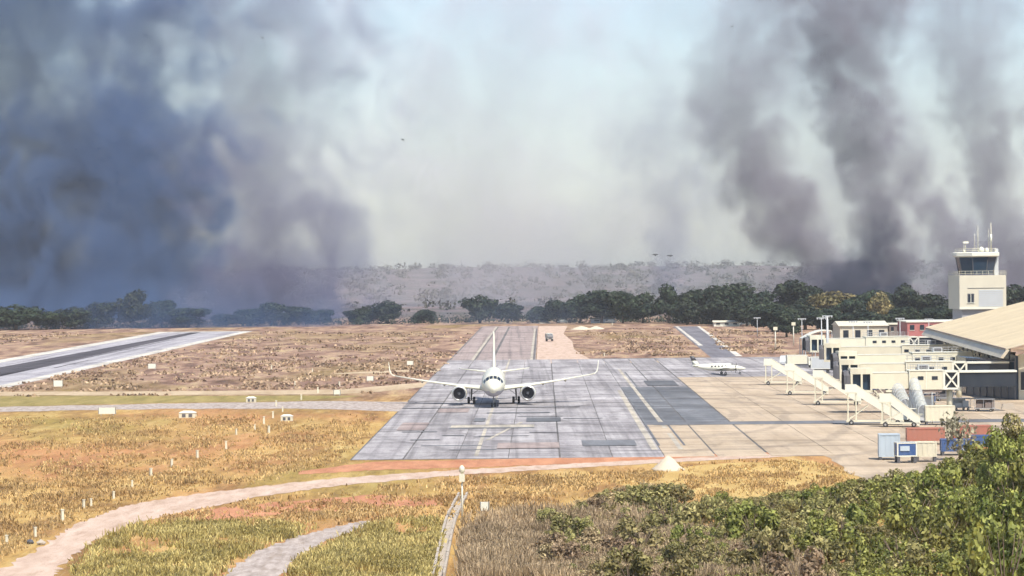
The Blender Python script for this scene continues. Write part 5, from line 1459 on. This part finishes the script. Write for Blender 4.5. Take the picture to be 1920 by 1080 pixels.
def car(px, py, label, body_m, L=4.4, H=1.5, rz=0.0, W=1.8):
    p = G(px, py); t = thing('parked_car', label, 'car', (p.x, p.y, 0.03), rz)
    prof = [(-L / 2, .35), (-L / 2, .8), (-L * .3, .92), (-L * .16, H - .05), (L * .16, H), (L * .34, .98), (L / 2, .88), (L / 2, .35)]
    m = MB(); m.loft([[Vector((x, y * (W / 2 if z < 1.0 else W / 2 - .16), z)) for x, z in prof] for y in (-1, 1)], True, False); b = obj('body', m, body_m, t)
    for y in (-1, 1):
        m = MB(); m.add([(-L * .24, y * (W / 2 - .05), .97), (L * .27, y * (W / 2 - .05), 1.0), (L * .14, y * (W / 2 - .13), H - .1), (-L * .14, y * (W / 2 - .13), H - .13)], [(0, 1, 2, 3)]); obj('side_window', m, M_GLASS, b)
        for x in (-L * .31, L * .31): wheel(t, (x, y * (W / 2 - .1), .33), .33, .2, 'y')
    for x, nm in ((-1, 'headlight'), (1, 'tail_light')):
        for y in (-1, 1):
            m = MB(); m.box((x * (L / 2 + .01), y * W * .36, .72), (.05, .3, .14)); obj(nm, m, M_CREAM if x < 0 else M_RED, t)
car(1470, 684, 'dark grey van parked left of the boarding bridges', M_LGREY, 4.6, 2.1, R(80))
car(1396, 610, 'pale pickup car at the foot of the dark trees', M_CREAM, 4.6, 1.8, R(4))
car(1372, 611, 'white car beside the pale pickup below the trees', M_LBLUE, 4.4, 1.5, R(2))
car(1145, 606, 'white car on the far road below the hazy trees', M_CREAM, 4.4, 1.5, 0)
car(1055, 606, 'small pale car left of the white one on the far road', M_CREAM, 4.2, 1.5, 0)
def dark_truck():
    t = box_truck(1030, 640, 'small dark truck with white roof driving on the sandy strip', 4.6, 2.0, 2.3, M_DGREY, M_DGREY, R(95))
    m = MB(); m.box((0.5, 0, 2.36), (3.0, 1.9, 0.12)); obj('roof', m, M_CREAM, t)
dark_truck()

# tugs, dollies and cones
def tug(px, py, label, m_, rz):
    p = G(px, py); t = thing('baggage_tug', label, 'tug', (p.x, p.y, 0.05), rz)
    m = MB(); m.box((0, 0, 0.7), (2.6, 1.4, 0.6)); m.box((0.75, 0, 1.1), (1.0, 1.3, 0.3)); obj('body', m, m_, t)
    m = MB()
    for x in (-0.9, 0.2):
        for y in (-0.6, 0.6): m.bar((x, y, 1.0), (x, y, 1.95), 0.07)
    m.box((-0.35, 0, 1.98), (1.4, 1.4, 0.08)); obj('canopy', m, M_CREAM, t)
    m = MB(); m.box((-0.6, 0, 1.15), (0.5, 1.0, 0.5)); obj('seat', m, M_BLACK, t)
    for x in (-0.85, 0.85):
        for y in (-0.65, 0.65): wheel(t, (x, y, 0.34), 0.34, 0.22, 'y')
def dolly(px, py, label, m_, rz):
    p = G(px, py); t = thing('baggage_dolly', label, 'dolly', (p.x, p.y, 0.05), rz)
    m = MB(); m.box((0, 0, 0.5), (3.0, 1.5, 0.14)); m.bar((1.5, 0, 0.45), (2.4, 0, 0.3), 0.08); obj('deck', m, M_GREY, t)
    m = MB()
    for x in (-1.45, 0, 1.45):
        for y in (-0.7, 0.7): m.bar((x, y, 0.5), (x, y, 1.9), 0.06)
    m.box((0, 0, 1.92), (3.0, 1.5, 0.06)); obj('frame', m, M_GREY, t)
    m = MB(); m.box((0, 0.6, 1.2), (2.8, 0.08, 1.2)); m.box((-0.6, 0, 0.9), (1.2, 1.0, 0.6)); m.box((0.75, 0, 1.05), (1.1, 1.0, 0.9)); o = obj('baggage', m, m_, t); o['kind'] = 'stuff'
    for x in (-1.1, 1.1):
        for y in (-0.65, 0.65): wheel(t, (x, y, 0.22), 0.22, 0.14, 'y')
tug(1712, 792, 'white baggage tug left of the ground power unit', M_CREAM, R(20))
tug(1660, 752, 'yellowish baggage tug under the nearest bridge', M_IVORY, R(160))
tug(1602, 732, 'dark tug below the second bridge cab', M_DGREY, R(30))
dolly(1690, 757, 'loaded baggage dolly in the shade of the nearest bridge', M_DGREY, R(12))
dolly(1738, 760, 'baggage dolly right of the shaded one', M_BLUE, R(-8))
dolly(1772, 752, 'baggage dolly close to the terminal wall', M_DGREY, R(5))
dolly(1632, 742, 'baggage dolly behind the nearest big stairs', M_BLUE, R(-15))
dolly(1800, 770, 'empty looking dolly before the terminal corner', M_LGREY, R(25))
dolly(1846, 772, 'dolly standing by the pale concrete blocks', M_BROWN, R(-20))
def arched_canopy(px, py, W, H, label):
    p = G(px, py); t = thing('arched_canopy', label, 'canopy', (p.x, p.y, 0.03), R(4))
    m = MB(); n = 12
    pts = [Vector((-W / 2 + W * k / n, 0, H * (0.55 + 0.45 * math.sin(math.pi * (0.08 + 0.55 * k / n))))) for k in range(n + 1)]
    for q, r in zip(pts[:-1], pts[1:]): m.add([q + Vector((0, -2.5, 0)), r + Vector((0, -2.5, 0)), r + Vector((0, 2.5, 0)), q + Vector((0, 2.5, 0)), q + Vector((0, -2.5, -.25)), r + Vector((0, -2.5, -.25)), r + Vector((0, 2.5, -.25)), q + Vector((0, 2.5, -.25))],
          [(0, 1, 2, 3), (7, 6, 5, 4), (0, 4, 5, 1), (1, 5, 6, 2), (2, 6, 7, 3), (3, 7, 4, 0)])
    obj('roof_sheet', m, M_CREAM, t)
    for k in (0, 4, 8, 12):
        for y in (-2.2, 2.2):
            m = MB(); m.bar((pts[k].x, y, 0), (pts[k].x, y, pts[k].z - .2), .2); obj('post', m, M_GREY, t)
arched_canopy(1530, 664, 7.5, 6.2, 'curved pale canopy on posts left of the hangar')
arched_canopy(1535, 678, 7.0, 4.6, 'lower curved canopy in front of the higher one')
for k, (px, py) in enumerate(((1820, 762), (1842, 764), (1866, 766), (1890, 768))):
    p = G(px, py); m = MB(); m.box((0, 0, .45), (2.2, .7, .9), taper=.7)
    tag(obj('concrete_barrier', m, M_CONCW, None, (p.x, p.y, 0.05), R(-12 + 4 * k)), 'pale concrete barrier, %s from the left before the terminal wall' % ('first', 'second', 'third', 'fourth')[k], 'barrier', 'concrete barriers')

# ------------------------------------------------------------------ buildings behind
def building(px0, px1, ytop, ybase, depth, m_, label, roof_m=None, pitch=0.0, rows=0, cols=0, rz=0.0):
    a = G(px0, ybase); b = G(px1, ybase); W = (b - a).length; D = (a.y + b.y) / 2
    H = (ybase - ytop) * D / F_PX; c = (a + b) / 2
    t = thing('building', label, 'building', (c.x, D + depth / 2, 0), rz)
    m = MB(); m.box((0, 0, H / 2), (W, depth, H)); obj('wall', m, m_, t)
    r = MB()
    if pitch:
        vs = [(-W / 2 - .4, -depth / 2 - .5, H), (W / 2 + .4, -depth / 2 - .5, H), (W / 2 + .4, depth / 2 + .5, H), (-W / 2 - .4, depth / 2 + .5, H), (-W / 2 - .4, 0, H + pitch), (W / 2 + .4, 0, H + pitch)]
        r.add(vs, [(0, 1, 5, 4), (2, 3, 4, 5), (0, 4, 3), (1, 2, 5), (3, 2, 1, 0)])
    else:
        r.box((0, 0, H + .15), (W + .5, depth + .5, .3))
    obj('roof', r, roof_m or M_CREAM2, t)
    for i in range(rows):
        for j in range(cols):
            x = -W / 2 + W * (j + .5) / cols; z = H * (i + .6) / rows
            m = MB(); m.box((x, -depth / 2 - .03, z), (W / cols * .45, .08, H / rows * .4)); wn = obj('window', m, M_GLASS, t)
            m = MB(); m.box((x, -depth / 2 - .06, z - H / rows * .22), (W / cols * .5, .16, .1)); obj('sill', m, M_CREAM, wn)
    return t
building(1576, 1664, 611, 650, 18, M_WALL, 'pale cream hangar behind the boarding bridges', M_CREAM2, 1.2, 1, 4)
building(1668, 1702, 609, 648, 14, M_BROWN, 'narrow brown building between the hangar and the red one', M_CREAM2, 0, 2, 3)
building(1702, 1812, 604, 652, 20, M_PINK, 'red building with pale flat roof left of the terminal roof', M_CREAM, 0, 2, 6)
building(1340, 1385, 604, 612, 5, M_CREAM, 'low white building at the foot of the dark trees', M_CREAM2, 0.6, 1, 3)
building(1110, 1150, 598, 606, 5, M_LGREY, 'tiny far shed below the hazy central trees', M_CREAM2, 0.5, 1, 2)
building(1660, 1690, 566, 580, 8, M_LGREY, 'pale roof glimpsed between the dark trees', M_CREAM, 0.6, 1, 2)

# ------------------------------------------------------------------ masts and poles
def pole(px, py, h, label, head='lamp', w=0.16, m_=None, group=None):
    p = G(px, py); t = thing('light_pole' if head == 'lamp' else 'mast', label, 'pole', (p.x, p.y, 0.03), 0, group)
    m = MB(); m.tube([(0, 0, 0), (0, 0, h * .5), (0, 0, h)], [w, w * .8, w * .55], 8); obj('post', m, m_ or M_LGREY, t)
    if head == 'lamp':
        m = MB(); m.box((0, 0, h + .1), (2.2, .16, .14)); hd = obj('crossarm', m, M_LGREY, t)
        for x in (-.9, -.3, .3, .9):
            m = MB(); m.box((x, -.14, h - .1), (.32, .3, .28)); obj('floodlight', m, M_GREY, hd)
    elif head == 'box':
        m = MB(); m.box((0, -.1, h - .4), (1.1, .5, .9)); obj('cabinet', m, M_IVORY, t)
    return t
pole(1552, 700, 12.0, 'tall thick light mast among the boarding bridges', 'lamp', 0.35)
pole(1541, 690, 11.0, 'slim light mast left of the thick one', 'lamp', 0.16)
pole(1454, 655, 6.0, 'short white post with box at the left end of the stands', 'box', 0.2, M_CREAM)
pole(1488, 648, 6.5, 'white post with box beside the dark tree trunks', 'box', 0.2, M_CREAM)
for px, py, h, l in ((1600, 668, 8.6, 'thin lamp pole in front of the hangar'), (1628, 672, 8.8, 'thin lamp pole at the right end of the hangar'), (1688, 672, 9.6, 'thin lamp pole before the brown building'),
                     (1742, 660, 8.4, 'white lamp pole before the red building'), (1504, 660, 8.6, 'lamp pole standing before the dark trees'), (1420, 632, 6.0, 'lone short lamp pole on the far grass')):
    pole(px, py, h, l, 'lamp', 0.13)
pole(1748, 795, 4.6, 'thin leaning pole beside the ground power unit', 'none', 0.08)
pole(867, 975, 4.3, 'pale post with a ball-shaped lamp head at the end of the drain', 'none', 0.11, M_CREAM)
p = G(867, 975)
m = MB(); m.tube([(p.x, p.y, 4.3), (p.x, p.y, 4.5), (p.x, p.y, 4.85), (p.x, p.y, 5.05)], [.1, .26, .25, .08], 10); m.box((p.x, p.y - .1, 3.9), (.5, .4, .7))
tag(obj('beacon_lamp', m, M_IVORY), 'rounded lamp and box fixed on top of the pale post', 'lamp')
p = P(866, 505, 4350)
m = MB(); m.tube([(p.x, 4350, ground_height(p.x, 4350) - .5), (p.x, 4350, P(866, 484, 4350).z)], [.9, .5], 6)
tag(obj('radio_mast', m, M_GREY), 'thin radio mast on the far hill crest', 'mast')

# fence with white posts in front of the trees
def fence():
    a, b = G(1265, 606), G(1392, 608)
    t = thing('fence', 'white post fence in front of the dark trees', 'fence', (a.x, a.y, 0))
    n = 16; me = MB().box((0, 0, 1.1), (0.35, 0.35, 2.2)).mesh('post')
    for i in range(n): link('post', me, M_CREAM, t, (b - a) * (i / (n - 1)))
    m = MB(); d = b - a
    for z in (.6, 1.6): m.bar(Vector((0, 0.2, z)), d + Vector((0, 0.2, z)), .06)
    obj('wire', m, M_GREY, t)
fence()

# ------------------------------------------------------------------ markers and signs in the grass
def sign_box(px, py, w, h, label):
    p = G(px, py); t = thing('taxiway_sign', label, 'sign', (p.x, p.y, 0), R(rnd.uniform(-6, 6)), 'blank pale taxiway signs seen from behind')
    m = MB(); m.box((0, 0, .25 + h / 2), (w, .28, h)); obj('panel', m, M_CREAM, t)
    m = MB(); m.box((-w / 2 + .04, -.02, .25 + h / 2), (.07, .34, h + .06)); m.box((w / 2 - .04, -.02, .25 + h / 2), (.07, .34, h + .06)); obj('end_cap', m, M_DGREY, t)
    for x in (-w * .35, w * .35):
        m = MB(); m.box((x, 0, .14), (.12, .12, .28)); obj('leg', m, M_GREY, t)
sign_box(109, 727, 1.9, 1.2, 'square white sign nearest the runway edge on the far left')
sign_box(285, 693, 1.9, 1.1, 'white sign in the grass close beside the runway')
sign_box(201, 779, 2.8, 1.0, 'wide white sign on the gravel strip at the left')
sign_box(769, 686, 1.6, 0.9, 'white sign left of the airliner tail')
sign_box(694, 716, 1.5, 0.9, 'pale sign just beyond the left wingtip')
sign_box(909, 962, 0.9, 0.8, 'small white sign at the edge of the brown scrub')
sign_box(632, 742, 1.3, 0.8, 'low pale sign left of the wing on the dirt track')

def cabinet(px, py, w, h, label):
    p = G(px, py); t = thing('equipment_hut', label, 'hut', (p.x, p.y, 0))
    m = MB(); m.box((0, 0, h * .4), (w, w * .7, h * .8)); obj('body', m, M_CREAM2, t)
    m = MB(); v = w / 2 + .08; d = w * .35 + .08
    m.add([(-v, -d, h * .8), (v, -d, h * .8), (v, d, h * .8), (-v, d, h * .8), (-v * .5, 0, h * 1.1), (v * .5, 0, h * 1.1)], [(0, 1, 5, 4), (2, 3, 4, 5), (0, 4, 3), (1, 2, 5), (3, 2, 1, 0)]); obj('lid', m, M_CREAM, t)
    for x in (-w * .2, w * .2):
        m = MB(); m.box((x, -w * .35 - .02, h * .38), (w * .22, .05, h * .5)); obj('door', m, M_DGREY, t)
cabinet(352, 783, 2.6, 1.0, 'low pale hut with dark openings right of the wide sign')
cabinet(471, 754, 1.7, 0.9, 'tiny pale hut on the turf strip')
cabinet(538, 789, 1.8, 0.9, 'small pale box hut among the marker posts')

post_mb = MB(); post_mb.box((0, 0, .42), (.24, .24, .84), taper=.85); post_me = post_mb.mesh('post'); cap_me = MB().box((0, 0, .87), (.28, .28, .06)).mesh('cap')
POSTS = [(13, 1022), (66, 1006), (117, 976), (157, 953), (171, 949), (213, 935), (248, 914), (283, 894), (322, 876), (370, 860), (424, 842), (443, 815), (478, 806), (504, 812), (512, 784), (495, 795),
         (530, 772), (518, 762), (565, 750), (596, 737), (586, 698), (636, 725), (553, 724), (509, 693), (1133, 668), (1148, 610)]
WHERE = ['at the far lower left corner', 'above the curving path near the left edge', 'second above the curving path from the left', 'left one of a pair above the curving path', 'right one of a pair above the curving path',
         'just right of the pair above the path', 'sixth up the line of posts', 'seventh up the line of posts', 'tall looking one in the middle of the post line', 'ninth up the line of posts', 'below the small box hut',
         'left below the small box hut', 'close left of the small box hut', 'under the small box hut', 'above the small box hut', 'at the left shoulder of the box hut', 'right above the box hut', 'on the near edge of the gravel strip',
         'on the turf strip', 'beside the dirt track', 'beyond the dirt track', 'next to the low pale sign', 'left of the low pale sign', 'alone in the far brown grass', 'in the grass right of the sandy verge', 'by the far road under the hazy trees']
for (px, py), w in zip(POSTS, WHERE):
    t = thing('marker_post', 'small white marker post ' + w, 'marker post', G(px, py), R(rnd.uniform(0, 40)), 'small white marker posts in the dry grass')
    s = rnd.uniform(0.85, 1.25); t.scale = (s, s, s)
    link('post', post_me, M_CREAM2, t); link('cap', cap_me, M_IVORY, t)

# ------------------------------------------------------------------ heaps, drain, stones
def heap(px, py, wpx, hpx, label, m_=None):
    p = G(px, py); s = p.y / F_PX; W, H = wpx * s / 2, hpx * s
    r = random.Random(int(px)); m = MB(); rings = []
    for k in range(7):
        q = k / 6; rad = W * (1 - q) ** 0.85 + .05
        rings.append([Vector((rad * (1 + r.uniform(-.1, .1)) * math.cos(a * math.pi / 9), rad * (1 + r.uniform(-.1, .1)) * math.sin(a * math.pi / 9), H * q * (1 + r.uniform(-.05, .05)))) for a in range(18)])
    m.loft(rings)
    tag(obj('sand_heap', m, m_ or M_PILE, None, (p.x, p.y, -.05)), label, 'sand heap')
heap(1253, 882, 64, 28, 'pale conical sand heap at the near edge of the apron')
heap(1090, 618, 44, 7, 'long pale sand heap at the far end of the sandy verge')
heap(1118, 617, 34, 6, 'smaller sand heap right of the long far one')
heap(1020, 606, 30, 5, 'low dirt heap at the far end of the taxiway')

def drain():
    pts = [(868, 930), (858, 950), (846, 975), (838, 1005), (832, 1035), (822, 1085)]
    t = thing('drain_channel', 'broken concrete drain channel running down to the bottom edge', 'drain', G(*pts[-1]))
    o = G(*pts[-1])
    for a, b in zip(pts[:-1], pts[1:]):
        A, B = G(*a) - o, G(*b) - o
        n = 5
        for k in range(n):
            p, q = A.lerp(B, k / n), A.lerp(B, (k + .94) / n)
            d = (q - p).normalized(); s = Vector((d.y, -d.x, 0)) * .42
            j = rnd.uniform(-.05, .08)
            m = MB()
            for sg in (-1, 1):
                m.bar(p + s * sg + Vector((0, 0, .16 + j)), q + s * sg + Vector((0, 0, .16 + j)), .2, .42)
            m.bar(p + Vector((0, 0, .03)), q + Vector((0, 0, .03)), .66, .06)
            obj('channel_segment', m, M_CONCW, t)
drain()

def rock(px, py, r_, m_, label):
    p = G(px, py); r = random.Random(int(px * 3)); m = MB(); rings = []
    for k in range(5):
        q = k / 4; rad = r_ * math.sin(math.pi * (0.15 + .8 * q) )
        rings.append([Vector((rad * r.uniform(.75, 1.2) * math.cos(a * math.pi / 4), rad * r.uniform(.75, 1.2) * math.sin(a * math.pi / 4), r_ * (q * 1.3 - .1))) for a in range(8)])
    m.loft(rings, True, False); tag(obj('rock', m, m_, None, p), label, 'rock')
rock(56, 1020, .35, M_DGREY, 'dark rock above the curving path at the left edge')
rock(77, 1022, .4, M_CONCW, 'pale rock beside the dark one at the path edge')
rock(1000, 605, .9, M_DGREY, 'dark stump at the far end of the taxiway')

# ------------------------------------------------------------------ birds
def bird(px, py, D, span, label, rz, bank):
    p = P(px, py, D); t = thing('bird', label, 'bird', p, rz, 'birds in the smoky sky')
    t.rotation_euler = (R(bank), 0, rz)
    m = MB(); m.tube([(0, -.32, 0), (0, -.2, .02), (0, .1, 0), (0, .42, -.02)], [.03, .1, .09, .02], 8); obj('body', m, M_BLACK, t)
    for s in (-1, 1):
        m = MB(); m.add([(0, -.12, .03), (s * span * .22, -.2, .16), (s * span * .5, .02, .08), (s * span * .22, .12, .14), (0, .14, .02)], [(0, 1, 3, 4), (1, 2, 3)])
        m.add([(v[0], v[1], v[2] - .02) for v in m.v[:5]], [(4, 3, 1, 0), (3, 2, 1)])
        obj('wing', m, M_BLACK, t)
bird(492, 71, 520, 1.4, 'dark bird gliding at the upper left', R(20), 10)
bird(755, 262, 640, 1.1, 'tiny dark bird in the bright middle of the sky', R(70), 20)
bird(1228, 478, 560, 1.7, 'left one of two dark birds over the hill', R(35), 40)
bird(1256, 480, 560, 1.6, 'right one of two dark birds over the hill', R(30), 35)
bird(1373, 50, 700, 1.0, 'tiny dark bird near the top right of centre', R(80), 15)
